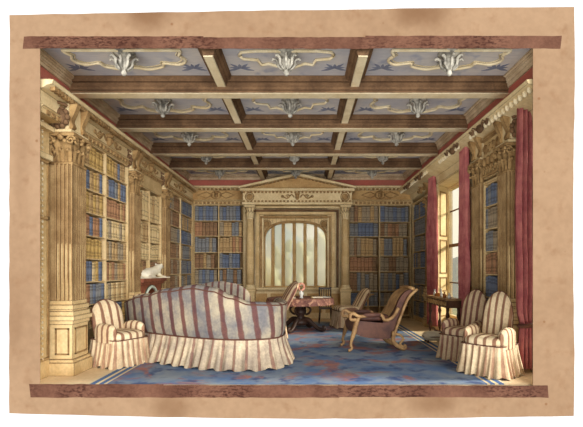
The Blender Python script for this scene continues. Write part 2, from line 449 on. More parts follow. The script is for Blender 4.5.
# left
tl = sroot('trim_1')
MB().prism([(-4.28, 4.02), (XL, 4.02), (XL, 4.26), (-3.74, 4.28), (-3.70, 4.31), (-3.62, 4.33), (-3.60, 4.39), (-3.66, 4.40), (-4.28, 4.40)], 'y', 6.47, 15.72).build('cornice', 'pale_oak', tl)
MB().box(-4.28, -3.93, 6.47, 15.72, 4.40, 4.70).build('red_band', 'red_band', tl)
MB().prism([(-4.28, 4.70), (-3.91, 4.70), (-3.91, 4.76), (-3.88, 4.78), (-3.88, 4.83), (-3.84, 4.85), (-3.84, ZC), (-4.28, ZC)], 'y', 6.47, 15.72).build('crown_moulding', 'crown_oak', tl)
MB().prism([(-4.28, 3.92), (-3.77, 3.92), (-3.77, 4.00), (-3.74, 4.03), (-3.79, 4.05), (-4.28, 4.05)], 'y', 6.47, 15.72).build('architrave', 'cream_oak', tl)
mb = MB(); n = 86
for i in range(n):
    y = 6.56+i*(15.2-6.56)/n; mb.box(-3.70, -3.625, y, y+.055, 4.265, 4.33)
mb.build('dentil_row', 'carved_oak', tl)
mb = MB()
for i in range(60):
    y = 6.58+i*.145; mb.box(-3.78, -3.745, y, y+.07, 3.93, 3.99)
mb.build('dentil_row', 'carved_oak', tl)
# right
tr = sroot('trim_2')
MB().prism([(4.05, 4.02), (3.66, 4.02), (3.62, 4.20), (3.40, 4.26), (3.30, 4.31), (3.22, 4.33), (3.20, 4.39), (3.26, 4.40), (4.05, 4.40)], 'y', 6.47, 15.72).build('cornice', 'pale_oak', tr)
MB().box(3.43, 4.05, 6.47, 15.72, 4.40, 4.70).build('red_band', 'red_band', tr)
MB().prism([(4.05, 4.70), (3.41, 4.70), (3.41, 4.78), (3.37, 4.82), (3.37, 4.86), (3.33, 4.88), (3.33, ZC), (4.05, ZC)], 'y', 6.47, 15.72).build('crown_moulding', 'crown_oak', tr)
mb = MB()
for i in range(62):
    y = 6.58+i*.145
    if 11.0 < y < 12.0 or 8.9 < y < 9.6: continue
    mb.ell((3.30, y, 4.285), (.045, .03, .06), 7, 5)
mb.build('egg_moulding', 'stucco', tr)
for y in (8.35, 9.9, 12.75, 14.2):      # ribboned bosses on the cornice
    mb = MB(); mb.ell((3.27, y, 4.29), (.06, .13, .10), 10, 7)
    for s_ in (-1, 1):
        mb.tube(crv([(3.25, y+s_*.12, 4.28), (3.23, y+s_*.25, 4.36), (3.25, y+s_*.33, 4.26), (3.23, y+s_*.42, 4.33)], 4), .025, 6)
    mb.build('cornice_boss', 'brown_oak', tr)
# back
tb = sroot('trim_3')
MB().prism([(15.72, 4.02), (15.40, 4.02), (15.40, 4.36), (15.30, 4.38), (15.22, 4.42), (15.18, 4.44), (15.18, 4.50), (15.72, 4.50)], 'x', -3.95, 3.72).build('cornice', 'pale_oak', tb)
MB().box(-3.95, 3.72, 15.36, 15.72, 4.50, 4.72).build('red_band', 'red_band', tb)
MB().prism([(15.72, 4.72), (15.33, 4.72), (15.33, 4.80), (15.25, 4.84), (15.25, ZC), (15.72, ZC)], 'x', -3.95, 3.72).build('crown_moulding', 'crown_oak', tb)
MB().prism([(15.72, 3.90), (15.37, 3.90), (15.37, 3.98), (15.33, 4.02), (15.36, 4.05), (15.72, 4.05)], 'x', -3.95, 3.72).build('architrave', 'cream_oak', tb)
MB().box(-3.93, 3.70, 15.385, 15.41, 4.06, 4.36).build('frieze', 'frieze_oak', tb)
mb = MB(); mb2 = MB()
for i in range(54):
    x = -3.85+i*.14; mb.box(x, x+.075, 15.22, 15.30, 4.37, 4.44); mb2.box(x, x+.07, 15.32, 15.37, 3.91, 3.98)
mb.build('dentil_row', 'carved_oak', tb); mb2.build('dentil_row', 'carved_oak', tb)

def spiral(c, r0, turns, f, n=22, s=1, a0=0.0):
    return [f(c[0]+s*r0*(1-t*.85)*math.cos(a0+2*PI*turns*t), c[1]+r0*(1-t*.85)*math.sin(a0+2*PI*turns*t)) for t in [i/n for i in range(n+1)]]
def frieze_relief(f, cx, cz, w, h, parent, diamond=False):
    """carved mask between scrolling tendrils; f(u, z, out) -> point"""
    mb = MB(); g = lambda u, z: f(u, z, .012)
    if diamond:
        for s_ in (-1, 1):
            mb.tube([g(cx+s_*.13, cz), g(cx+s_*.45*w, cz+h*.45), g(cx+s_*.85*w, cz), g(cx+s_*.45*w, cz-h*.45), g(cx+s_*.13, cz)], .018, 5, False)
        mb.tube([g(cx+.17*math.cos(2*PI*i/16), cz+.13*math.sin(2*PI*i/16)) for i in range(17)], .02, 6)
    else:
        for s_ in (-1, 1):
            mb.tube(crv([g(cx+s_*.10, cz-.02), g(cx+s_*w*.35, cz+h*.32), g(cx+s_*w*.6, cz-h*.25), g(cx+s_*w*.9, cz+h*.1)], 5), .02, 6)
            mb.tube(spiral((cx+s_*w*.55, cz+h*.05), h*.32, 1.4, g, s=s_), .016, 5)
            mb.tube(spiral((cx+s_*w*.9, cz+h*.02), h*.22, 1.2, g, s=-s_), .014, 5)
    p = f(cx, cz, .02); mb.ell(p, (.07, .07, .11), 10, 7)
    p = f(cx, cz-.02, .085); mb.ell(p, (.022, .022, .035), 8, 5)
    p = f(cx, cz+.09, .03); mb.ell(p, (.085, .085, .05), 10, 6)
    mb.build('frieze_carving', 'carved_oak', parent)
fl = lambda u, z, o: (XL+o, u, z); fb = lambda u, z, o: (u, 15.385-o, z); fr = lambda u, z, o: (3.64-o, u, z)
frieze_relief(fl, 8.72, 4.15, .62, .22, tl); frieze_relief(fl, 11.1, 4.15, .6, .2, tl); frieze_relief(fl, 13.8, 4.15, .7, .2, tl)
frieze_relief(fb, -3.0, 4.21, .75, .24, tb, True); frieze_relief(fb, 2.6, 4.21, .75, .24, tb, True)
frieze_relief(fr, 13.9, 4.12, .5, .2, tr)

# ------------------------------------------------------------------ pilasters
def acanthus(mb, base, out, side, h, w, proj):
    """one curling leaf: base point, outward unit, sideways unit"""
    base, out, side = Vector(base), Vector(out), Vector(side); P = []
    prof = [(0, 0), (.15, .35), (.25, .65), (.6, .92), (1.0, 1.0), (1.15, .86), (1.0, .76)]
    for i, (o_, z_) in enumerate(prof):
        ww = w*(.5, .56, .6, .5, .36, .22, .08)[i]; r = []
        for k, e in enumerate((-1, -.5, 0, .5, 1)):
            bend = .02*(1-abs(e)); r.append(base+out*(proj*o_+bend)+side*(ww*e)+Vector((0, 0, h*z_)))
        P.append(r)
    mb.grid(P)
    Q = [[p-out*.018 for p in r] for r in P]; mb.grid(Q)
def capital(mb, cx, cy, hx, hy, z0, z1, sides):
    h = z1-z0
    mb.box(cx-hx*.86, cx+hx*.86, cy-hy*.86, cy+hy*.86, z0, z1-.05)
    mb.box(cx-hx*1.28, cx+hx*1.28, cy-hy*1.28, cy+hy*1.28, z1-.055, z1)
    mb.box(cx-hx*1.02, cx+hx*1.02, cy-hy*1.02, cy+hy*1.02, z0-.02, z0+.02)
    for (ox, oy) in sides:
        L = hy if ox else hx; D = hx if ox else hy
        sd = Vector((0, 1, 0)) if ox else Vector((1, 0, 0)); o_ = Vector((ox, oy, 0))
        for tier, (zb, hh, n_) in enumerate(((z0+.01, h*.46, 3), (z0+h*.28, h*.48, 2))):
            for k in range(n_):
                t = ((k+.5)/n_*2-1); base = Vector((cx, cy, zb))+o_*(D*.86)+sd*(t*L*.95)
                acanthus(mb, base, o_, sd, hh, L*.8/n_*1.5, .07+.03*tier)
        for s_ in (-1, 1):    # corner volutes
            c = Vector((cx, cy, z0+h*.74))+o_*(D*1.08)+sd*(s_*L*.92)
            pts = [c+sd*(s_*math.cos(a)*r)+Vector((0, 0, math.sin(a)*r))+o_*(.03) for a, r in [(2*PI*1.5*i/18, h*.16*(1-i/22)) for i in range(19)]]
            mb.tube(pts, .018, 6)
        p = Vector((cx, cy, z0+h*.86))+o_*(D*1.15); mb.ell(p, (.05, .05, .05), 8, 6)
def pilaster(label, wall_x, face_x, y0, y1, z_cap, group, head=True):
    """square fluted pilaster against a side wall; face_x is the room side"""
    s = 1 if face_x > wall_x else -1
    bx, by = face_x, y0; t = thing('fluted_pilaster', label, 'column', (face_x, (y0+y1)/2, 0), 0, group)
    hy = (y1-y0)/2; D = abs(face_x-wall_x)
    def bb(mb, d0, d1, a, b, z0, z1):   # d: distance out of the wall, local coords
        xs = sorted((s*(d0-D), s*(d1-D))); mb.box(xs[0], xs[1], a, b, z0, z1); return mb
    # plinth with sunk panels
    mb = MB(); bb(mb, 0, D-.02, -hy+.02, hy-.02, 0, .90)
    for z0, z1, e in ((0, .20, .05), (.20, .25, .03), (.80, .86, .02), (.86, .93, .05)): bb(mb, 0, D+e-.02, -hy-e+.02, hy+e-.02, z0, z1)
    plinth = mb.build('plinth', 'cream_oak', t)
    mb = MB()
    def fr(mb_, plane, a0, a1, z0, z1, w=.022):
        for (p0, p1, q0, q1) in ((a0, a1, z0, z0+w), (a0, a1, z1-w, z1), (a0, a0+w, z0, z1), (a1-w, a1, z0, z1)):
            if plane == 'y': mb_.box(p0, p1, -hy+.005, -hy+.022, q0, q1)
            else: xs = sorted((s*(-.022), s*(-.004))); mb_.box(xs[0], xs[1], p0, p1, q0, q1)
    xa, xb = sorted((s*(-D+.05 if D < .5 else -.29), s*(-.07))); fr(mb, 'y', xa, xb, .32, .74); fr(mb, 'x', -hy+.08, hy-.08, .32, .74)
    mb.build('panel_moulding', 'carved_oak', plinth)
    mb = MB()
    for z0, z1, e in ((.93, 1.00, .035), (1.00, 1.03, .012), (1.03, 1.10, .025), (1.10, 1.17, .0)): bb(mb, 0, D+e-.03, -hy-e+.04, hy+e-.04, z0, z1)
    mb.build('base', 'cream_oak', t)
    # shaft: flutes cut as real grooves, lower third cabled
    mb = MB(); bb(mb, 0, D-.06, -hy+.07, hy-.07, 1.17, z_cap)
    nf = 6; L = 2*(hy-.05)
    for k in range(nf+1):
        a = -hy+.05+L*k/nf; w = L/nf*.24; bb(mb, D-.07, D-.035, max(a-w, -hy+.05), min(a+w, hy-.05), 1.17, z_cap)
    DD = min(D, .34)
    for k in range(5):
        a = D-.035-(DD-.05)*k/4.5
        xs = sorted((s*(a-D), s*(a-.028-D))); mb.box(xs[0], xs[1], -hy+.045, -hy+.075, 1.17, z_cap)
    shaft = mb.build('shaft', 'shaft_oak', t)
    mb = MB()
    for k in range(nf):
        a = -hy+.05+L*(k+.5)/nf; xs = s*(-.058); mb.tube([(xs, a, 1.17), (xs, a, 2.05), (xs, a, 2.08)], [L/nf*.3, L/nf*.3, .005], 6)
    for k in range(4):
        a = D-.035-(DD-.05)*(k+.6)/4.5; mb.tube([(s*(a-D), -hy+.065, 1.17), (s*(a-D), -hy+.065, 2.05), (s*(a-D), -hy+.065, 2.08)], [.022, .022, .005], 6)
    mb.build('cabling', 'cream_oak', shaft)
    mb = MB(); hx = min(D, .36)/2
    capital(mb, s*(-hx-.03), 0, hx, hy-.05, z_cap, z_cap+.47, [(s, 0), (0, -1)])
    if D > .4: bb(mb, 0, D-.3, -hy+.05, hy-.05, z_cap, z_cap+.47)
    mb.build('capital', 'carved_oak', t)
    # block over the capital with scroll bracket and lion mask
    zb = z_cap+.47
    mb = MB(); bb(mb, 0, D-.08, -hy+.03, hy-.03, zb, 4.262); bb(mb, 0, D-.02, -hy-.01, hy+.01, zb, zb+.05)
    block = mb.build('entablature_block', 'pale_oak', t)
    for yy in (-hy+.10, hy-.10):
        mb = MB()
        prof = crv([(D-.08, zb+.05), (D-.02, zb+.10), (D-.05, zb+.2), (D+.0, zb+.32), (D+.05, 4.26)], 4)
        pl = [(s*(p[0]-D), p[1]) for p in prof]+[(s*(-.12), 4.26), (s*(-.12), zb+.05)]
        mb.prism(pl, 'y', yy-.05, yy+.05)
        mb.build('scroll_bracket', 'carved_oak', block)
    if head:
        mb = MB(); cxh = s*(-min(D, .36)/2-.04); yh = -hy-.02; zh = (zb+4.26)/2
        mb.ell((cxh, yh, zh), (.13, .09, .14), 14, 10); mb.ell((cxh, yh-.09, zh-.03), (.06, .05, .05), 10, 7)
        for q in range(11):
            an = 2*PI*q/11; mb.ell((cxh+.13*math.cos(an), yh+.01, zh+.14*math.sin(an)), (.045, .05, .05), 8, 6)
        for q in (-1, 1): mb.ell((cxh+q*.045, yh-.085, zh+.03), (.018, .02, .015), 6, 5)
        mb.tube(crv([(cxh-.14, yh, 4.2), (cxh-.05, yh-.05, 4.235), (cxh+.05, yh-.05, 4.235), (cxh+.14, yh, 4.2)], 3), .025, 6)
        mb.build('lion_mask', 'brown_oak', block)
    return t
pilaster('tall fluted pilaster nearest on the left, lion mask above its capital', -4.28, -3.60, 7.02, 7.56, 3.33, 'fluted pilasters along the side walls')
pilaster('fluted pilaster on the left between the near bookcase and the fireplace', -4.28, -3.65, 9.74, 10.20, 3.33, 'fluted pilasters along the side walls')
pilaster('slim dark fluted pilaster on the left beyond the fireplace', -4.28, -3.65, 12.0, 12.45, 3.33, 'fluted pilasters along the side walls')
pilaster('fluted pilaster on the right beside the near red curtain', 3.84, 3.40, 7.56, 8.04, 3.33, 'fluted pilasters along the side walls')
pilaster('fluted pilaster on the right beside the middle red curtain', 3.84, 3.40, 8.76, 9.28, 3.33, 'fluted pilasters along the side walls', False)
pilaster('short carved pilaster on the right beside the far red curtain', 4.05, 3.56, 13.12, 13.42, 3.33, 'fluted pilasters along the side walls', False)

# panelling and beaded strip on the left wall in front of the first pilaster
t4 = sroot('trim_4')
mb = MB(); mb.box(-4.28, -3.96, 6.47, 7.0, 0, 4.02); mb.build('wall_panel', 'cream_oak', t4)
mb = MB()
for y0, y1, z0, z1 in ((6.60, 6.64, .3, 3.3), (6.92, 6.95, .3, 3.3), (6.60, 6.95, .27, .31), (6.60, 6.95, 3.28, 3.33), (6.6, 6.95, 2.42, 2.47)): mb.box(-3.965, -3.93, y0, y1, z0, z1)
mb.build('panel_moulding', 'carved_oak', t4)
mb = MB()
for i in range(46): mb.ell((-3.94, 6.78, .3+i*.08), (.014, .018, .026), 6, 5)
mb.build('bead_strip', 'stucco', t4)
mb = MB(); mb.box(-4.28, -3.90, 6.47, 7.0, 3.33, 3.42); mb.box(-4.28, -3.88, 6.47, 7.0, 3.78, 3.86); mb.build('string_course', 'pale_oak', t4)

# ------------------------------------------------------------------ bookcases and books
BOOKS = []     # collected, the largest in view become individuals
ORD = ['first', 'second', 'third', 'fourth', 'fifth', 'sixth', 'seventh', 'eighth', 'ninth', 'tenth', 'eleventh', 'twelfth', 'thirteenth', 'fourteenth', 'fifteenth', 'sixteenth', 'seventeenth', 'eighteenth']
def bookcase(label, short, P0, rz, length, ncol, zs, pals, depth=.42, ztop=None, hide=None, tall=.92, thick=(.075, .125), lean=True, arch=False):
    t = thing('bookcase', label, 'bookcase', (P0[0], P0[1], 0), rz)
    st = .035; ztop = ztop or zs[0]+.05; zbot = zs[-1]
    MB().box(0, length, depth-.02, depth, zbot-.05, ztop).build('back_panel', 'case_dark', t)
    cw = (length-st)/ncol
    for k in range(ncol+1):
        MB().box(k*cw, k*cw+st, -.012 if k in (0, ncol) else 0, depth-.02, 0 if zbot < .4 else zbot-.05, ztop).build('upright', 'shelf_edge' if 0 < k < ncol else 'cream_oak', t)
    if zbot >= .12 and zbot < .4: MB().box(st, length, .005, depth-.02, 0, zbot-.025).build('base_board', 'cream_oak', t)
    for z in zs[:]:
        MB().box(st*.9, length-.01, .004, depth-.02, z-.018, z).build('shelf', 'shelf_edge', t)
    if ztop-zs[0] > .03: MB().box(0, length, -.01, depth-.02, zs[0], ztop).build('top_rail', 'cream_oak', t)
    ca, sa = math.cos(rz), math.sin(rz)
    rnd = random.Random(short)
    for r in range(len(zs)-1):
        hgt = zs[r]-.025-zs[r+1]
        for c in range(ncol):
            if hide and hide(r, c): continue
            x = c*cw+st+.006; xe = (c+1)*cw-.006; k = 0
            pal = pals[(r*ncol+c) % len(pals)]
            while True:
                th = rnd.uniform(*thick); hh = hgt*min(.98, rnd.uniform(tall-.04, tall+.08))
                if x+th > xe:
                    break
                colr = rnd.choice(pal)
                gx, gy = P0[0]+ca*x-sa*.010, P0[1]+sa*x+ca*.010
                half = '' if ncol == 1 else (' left half' if c == 0 else ' right half')
                BOOKS.append(dict(x=gx, y=gy, z=zs[r+1], rz=rz, t=th-.006, h=hh, d=.2, c=colr, short=short, row=r, half=half, k=k))
                x += th; k += 1
    return t
def zrange(z1, z0, n): return [z1+(z0-z1)*i/n for i in range(n+1)]
pal_near = [['ochre', 'tan', 'tan', 'slate'], ['tan', 'blue', 'ochre'], ['blue', 'ochre', 'tan'], ['slate', 'blue', 'tan'], ['tan', 'ochre', 'tan'], ['russet', 'tan', 'russet'],
            ['russet', 'russet', 'blue'], ['cream', 'grey', 'cream'], ['ochre', 'tan', 'ochre'], ['tan', 'grey', 'tan'], ['cream', 'blue', 'ochre'], ['russet', 'tan', 'grey'], ['blue', 'slate', 'russet'], ['cream', 'tan', 'grey'], ['tan', 'cream'], ['ochre', 'blue']]
bookcase('tall open bookcase on the left between the two nearest pilasters', 'near left case', (XL, 7.56), PI/2, 2.18, 2, zrange(3.90, .22, 9), pal_near, thick=(.11, .16), hide=lambda r, c: r > 7)
bookcase('upper bookcase of pale volumes above the marble fireplace', 'case over fireplace', (XL, 10.2), PI/2, 1.80, 2, [3.62, 2.86, 2.34, 1.92, 1.50], [['cream', 'cream', 'cream', 'tan']]*4+[['cream', 'tan', 'cream']]*2+[['brown', 'tan', 'brown']]*2, ztop=3.93, thick=(.16, .24), tall=.9)
bookcase('slender left bookcase between the third pilaster and the back corner', 'far left case', (XL, 12.45), PI/2, 2.93, 2, zrange(3.88, .12, 8), [['slate', 'grey', 'brown'], ['blue', 'slate'], ['brown', 'grey'], ['slate', 'grey', 'tan']], hide=lambda r, c: r > 5, thick=(.12, .17))
pal_b = [['slate', 'blue', 'grey'], ['slate', 'slate', 'blue'], ['brown', 'russet', 'brown'], ['grey', 'slate', 'tan'], ['slate', 'grey'], ['russet', 'tan', 'brown'], ['brown', 'grey', 'tan'], ['blue', 'slate'], ['slate', 'blue', 'grey'], ['brown', 'slate'], ['brown', 'grey'], ['slate', 'brown']]
bookcase('broad bookcase on the back wall, left of the arched window', 'back left case', (-3.78, YB), 0, 1.72, 2, [3.88, 3.34, 2.82, 2.26, 1.72, 1.16, .62, .1], pal_b, depth=.30, hide=lambda r, c: r > 4, thick=(.10, .15))
pal_c = [['grey', 'brown', 'tan'], ['blue', 'slate', 'blue'], ['blue', 'blue', 'slate'], ['brown', 'grey', 'russet'], ['grey', 'tan', 'brown'], ['grey', 'tan', 'slate'], ['russet', 'brown', 'russet'], ['brown', 'grey'], ['slate', 'grey', 'brown'], ['slate', 'blue', 'grey'], ['slate', 'blue'], ['slate', 'grey']]
bookcase('broad bookcase on the back wall, right of the arched window', 'back right case', (1.52, YB), 0, 2.14, 2, [3.88, 3.30, 2.80, 2.14, 1.60, .94, .42, .1], pal_c, depth=.30, hide=lambda r, c: r > 5, thick=(.11, .16))
bookcase('narrow bookcase on the right wall at the back corner', 'right corner case', (XR+.0, 15.32), -PI/2, 1.88, 1, zrange(3.86, .14, 7), depth=.30, pals= [['slate', 'blue', 'grey'], ['slate', 'slate', 'brown'], ['grey', 'slate']], thick=(.15, .2))
bookcase('narrow bookcase on the right between two fluted pilasters', 'near right case', (3.50, 8.76), -PI/2, .70, 1, zrange(3.30, .28, 7), depth=.30, pals= [['blue', 'slate'], ['grey', 'slate'], ['slate', 'grey'], ['brown', 'russet'], ['blue', 'blue'], ['slate', 'grey'], ['blue', 'grey']], thick=(.10, .13))
MB().box(3.50, 3.84, 8.04, 8.76, 3.40, 4.26).build('trim_5', 'cream_oak')['kind'] = 'structure'
t5 = bpy.data.objects['trim_5']
mb = MB()
for q in range(4):
    yy = 8.12+q*.18
    mb.tube(spiral((yy, 3.95), .10, 1.6, lambda u, z: (3.49, u, z), s=1 if q % 2 else -1), .022, 6)
    mb.ell((3.47, yy, 3.72), (.05, .06, .09), 8, 6); mb.tube(crv([(3.49, yy-.08, 3.5), (3.45, yy, 3.62), (3.49, yy+.08, 3.5)], 4), .02, 5)
mb.box(3.46, 3.5, 8.04, 8.76, 3.42, 3.47); mb.box(3.44, 3.5, 8.04, 8.76, 4.12, 4.17)
mb.build('frieze_carving', 'carved_oak', t5)

BM = {}
def book_mesh(c, tq, hq):
    key = (c, tq, hq)
    if key in BM: return BM[key]
    t, h, d = tq/100.0, hq/50.0, .2
    mb = MB(); seg = 6
    # rounded spine and two boards
    arc = [(t/2-t/2*math.cos(PI*i/seg), .018-.018*math.sin(PI*i/seg)) for i in range(seg+1)]
    outer = arc+[(t, d), (t-.005, d), (t-.005, .024), (.005, .024), (.005, d), (0, d)]
    mb.prism(outer, 'z', 0, h)
    for z in (.14, .30, .70, .86):      # raised bands
        mb.prism([(p[0]*1.0, p[1]-.006) for p in arc]+[(t, .03), (0, .03)], 'z', h*z-.008, h*z+.008)
    mb.cur = 1; mb.box(.005, t-.005, .024, d-.008, .008, h-.008); mb.cur = 0
    o = mb.build('book', ['book_'+c, 'paper_white']); me = o.data; bpy.data.objects.remove(o)
    BM[key] = me; return me
for b in BOOKS:
    b['s'] = b['h']*b['t']/(b['y']**2)*(abs(b['x'])/b['y'] if abs(b['rz']) > .1 else 1)
BOOKS.sort(key=lambda b: -b['s'])
WORD = {'blue': 'blue', 'slate': 'slate grey-blue', 'tan': 'tan', 'brown': 'dark brown', 'russet': 'russet', 'cream': 'cream', 'ochre': 'ochre', 'grey': 'stone grey'}
for b in BOOKS[:300]:
    me = book_mesh(b['c'], max(6, round(b['t']*100)), max(8, round(b['h']*50-.35)))
    o = bpy.data.objects.new('book', me); COL.objects.link(o)
    o.location = (b['x'], b['y'], b['z']); o.rotation_euler = (0, 0, b['rz'])
    tag(o, f"{WORD[b['c']]} book, {ORD[b['k']]} from left on {ORD[b['row']]} shelf down,{b['half']} {b['short']}", 'book', 'books in the ' + b['short'].replace('case', 'bookcase'))
mb = MB(); vs_all = []
rest = BOOKS[300:]
if rest:
    pal = list(BOOKC); mbr = MB()
    for b in rest:
        me = book_mesh(b['c'], max(6, round(b['t']*100)), max(8, round(b['h']*50-.35)))
        mat = Matrix.Translation((b['x'], b['y'], b['z'])) @ Matrix.Rotation(b['rz'], 4, 'Z')
        vs = [mat @ v.co for v in me.vertices]; base = len(mbr.v); mbr.v += [tuple(v) for v in vs]
        for p in me.polygons:
            mbr.f.append([base+i for i in p.vertices]); mbr.sm.append(False); mbr.mi.append(pal.index(b['c']) if p.material_index == 0 else len(pal))
    o = mbr.build('distant_books', ['book_'+k for k in pal]+['paper_white'], recalc=False)
    tag(o, 'small muted books filling the far shelves at the back of the library', 'books', None, 'stuff')
print('books', len(BOOKS))

# ------------------------------------------------------------------ fireplace with statue
fp = thing('fireplace', 'red marble fireplace with dark arched opening on the left wall', 'fireplace', (-4.27, 11.05, 0))
mb = MB(); mb.box(0, .64, -.84, .84, 1.36, 1.45); mb.box(0, .58, -.78, .78, 1.30, 1.36); mb.build('mantel_shelf', 'marble_red', fp)
def arch_poly(y0, y1, zs, r, n=14):
    return [(y1*1.0*math.cos(PI*i/n), zs+r*math.sin(PI*i/n)) for i in range(n+1)]
A = [(.55*math.cos(PI*i/16), .66+.58*math.sin(PI*i/16)) for i in range(17)]
mb = MB(); mb.prism([(.76, 0), (.76, 1.30), (-.76, 1.30), (-.76, 0), (-.55, 0)]+A[::-1]+[(.55, 0)], 'x', 0, .52); mb.build('surround', 'marble_red', fp)
mb = MB(); mb.tube([(.53, .55, 0), (.53, .55, .3)]+[(.53, a, z) for a, z in A]+[(.53, -.55, .3), (.53, -.55, 0)], .035, 8); mb.build('arch_ring', 'ring_white', fp)
B = [(.66*math.cos(PI*i/16), .66+.63*math.sin(PI*i/16)) for i in range(17)]
mb = MB(); mb.prism([(.66, 0)]+B+[(-.66, 0), (-.57, 0), (-.57, .6)]+[(a*1.03, z+.01) for a, z in A[::-1]]+[(.57, 0)], 'x', .50, .535); mb.build('arch_band', 'marble_green', fp)
MB().box(.01, .06, -.55, .55, 0, 1.15).build('fireback', 'soot', fp)
def skin_obj(name, nodes, edges, mat, parent=None, sub=2):
    """nodes: (x, y, z, rx, ry)"""
    me = bpy.data.meshes.new(name); me.from_pydata([n[:3] for n in nodes], edges, [])
    o = bpy.data.objects.new(name, me); COL.objects.link(o)
    m = o.modifiers.new('skin', 'SKIN'); m.use_smooth_shade = True
    for i, n in enumerate(nodes): me.skin_vertices[0].data[i].radius = (n[3], n[4] if len(n) > 4 else n[3])
    me.skin_vertices[0].data[0].use_root = True
    s2 = o.modifiers.new('sub', 'SUBSURF'); s2.levels = s2.render_levels = sub
    me.materials.append(M[mat]); 
    if parent: o.parent = parent
    return o
# reclining animal, head raised at the far end; local x runs along the mantel
nodes = [(0, 0, .13, .11, .12), (.17, 0, .15, .11, .12), (.31, 0, .19, .085, .09), (.38, 0, .25, .06, .07), (.44, 0, .29, .065, .06), (.54, 0, .26, .035, .035), (-.17, 0, .12, .12, .12), (-.30, 0, .10, .09, .09), (-.38, .03, .07, .035), (-.42, -.04, .04, .022), (-.30, -.10, .04, .018),
         (-.17, -.12, .06, .06), (-.05, -.15, .035, .03), (.05, -.15, .03, .025), (.30, -.08, .07, .04), (.42, -.09, .03, .028), (.52, -.09, .028, .024), (.30, .08, .07, .04), (.42, .09, .03, .028), (.42, -.05, .33, .018), (.42, .05, .33, .018), (.40, -.075, .35, .012), (.40, .075, .35, .012)]
edges = [(0, 1), (1, 2), (2, 3), (3, 4), (4, 5), (0, 6), (6, 7), (7, 8), (8, 9), (9, 10), (6, 11), (11, 12), (12, 13), (2, 14), (14, 15), (15, 16), (2, 17), (17, 18), (4, 19), (4, 20), (19, 21), (20, 22)]
st = thing('animal_statue', 'white statue of a reclining animal on the red marble mantel', 'statue', (-3.82, 10.95, 1.45), PI/2-.22)
st.scale = (1.3, 1.3, 1.02)
skin_obj('body', nodes, edges, 'statue_white', st)
MB().box(-.44, .58, -.15, .15, 0, .025).build('base', 'statue_white', st)

# ------------------------------------------------------------------ arched back window and its temple front
CX = -.29
t6 = sroot('trim_6')
HW = 1.08; ZS, ZA = 2.62, 3.30
def arch(n=18, k=0.0):
    out = []
    for i in range(n+1):
        a = PI*i/n; ca, sa = math.cos(a), math.sin(a)
        out.append((CX+(HW+k)*math.copysign(abs(ca)**.72, ca), ZS+(ZA-ZS+k)*abs(sa)**.78))
    return out
ar = arch()
mb = MB()
mb.box(-2.06, CX-HW, 15.30, 15.72, 0, 3.86); mb.box(CX+HW, 1.52, 15.30, 15.72, 0, 3.86); mb.box(CX-HW, CX+HW, 15.30, 15.72, 0, 1.03)
mb.build('window_wall', 'pale_oak', t6)
mb = MB()   # spandrels above the arch, as strips
for (x0, z0), (x1, z1) in zip(ar, ar[1:]):
    mb.prism([(x0, z0), (x1, z1), (x1, 3.86), (x0, 3.86)], 'y', 15.42, 15.70)
mb.build('spandrel', 'cream_oak', t6)
for (dx, z1, w, y0, mt) in ((1.62, 3.74, .10, 15.20, 'pale_oak'), (1.46, 3.62, .07, 15.15, 'brown_oak'), (1.34, 3.52, .12, 15.22, 'cream_oak'), (1.20, 3.42, .06, 15.26, 'carved_oak')):
    mb = MB(); mb.box(CX-dx, CX-dx+w, y0, 15.42, 1.03, z1); mb.box(CX+dx-w, CX+dx, y0, 15.42, 1.03, z1); mb.box(CX-dx, CX+dx, y0, 15.42, z1, z1+w)
    mb.build('frame_moulding', mt, t6)
mb = MB(); mb.tube([(x, 15.42, z) for x, z in [(CX+HW, 1.05)]+ar+[(CX-HW, 1.05)]], .045, 6); mb.build('arch_moulding', 'carved_oak', t6)
mb = MB()
for s_ in (-1, 1):
    mb.ell((CX+s_*.98, 15.40, 3.22), (.11, .04, .11), 10, 6); mb.tube([(CX+s_*.98+.14*math.cos(2*PI*i/14), 15.40, 3.22+.14*math.sin(2*PI*i/14)) for i in range(15)], .015, 5)
mb.build('spandrel_rosette', 'carved_oak', t6)
MB().box(CX-HW-.5, CX+HW+.5, 15.10, 15.45, .98, 1.06).build('window_sill', 'pale_oak', t6)
mb = MB()
for k in range(5): x0 = -1.75+k*.62; mb.box(x0, x0+.5, 15.27, 15.30, .2, .85)
mb.build('dado_panel', 'frieze_oak', t6)
# entablature + pediment
mb = MB(); mb.box(-2.04, 1.60, 14.78, 15.42, 3.80, 3.88); mb.box(-2.02, 1.58, 14.82, 15.42, 3.88, 4.24); mb.box(-2.10, 1.66, 14.72, 15.42, 4.24, 4.33)
mb.build('entablature', 'pale_oak', t6)
mb = MB()
for i in range(30):
    x = -2.0+i*.12; mb.box(x, x+.06, 14.77, 14.83, 3.89, 3.94); mb.box(x, x+.06, 14.76, 14.83, 4.18, 4.24)
mb.build('dentil_row', 'carved_oak', t6)
mb = MB(); mb.prism([(-2.0, 4.33), (1.56, 4.33), (-.22, 4.72)], 'y', 14.92, 15.20); mb.build('tympanum', 'frieze_oak', t6)
mb = MB()
for s_ in (-1, 1):
    e = -.22+s_*1.93; mb.prism([(e, 4.33), (e, 4.40), (-.22, 4.84), (-.22, 4.74)], 'y', 14.74, 15.22)
mb.build('raking_cornice', 'pale_oak', t6)
mb = MB()
for s_ in (-1, 1):
    for i in range(14):
        t_ = (i+.7)/15; x = -.22+s_*1.8*(1-t_); z = 4.345+.40*t_; mb.box(x-.035, x+.035, 14.86, 14.92, z-.03, z+.025)
mb.build('dentil_row', 'carved_oak', t6)
ff = lambda u, z, o: (u, 14.81-o, z)
frieze_relief(ff, -.22, 4.06, .55, .22, t6); 
mb = MB()
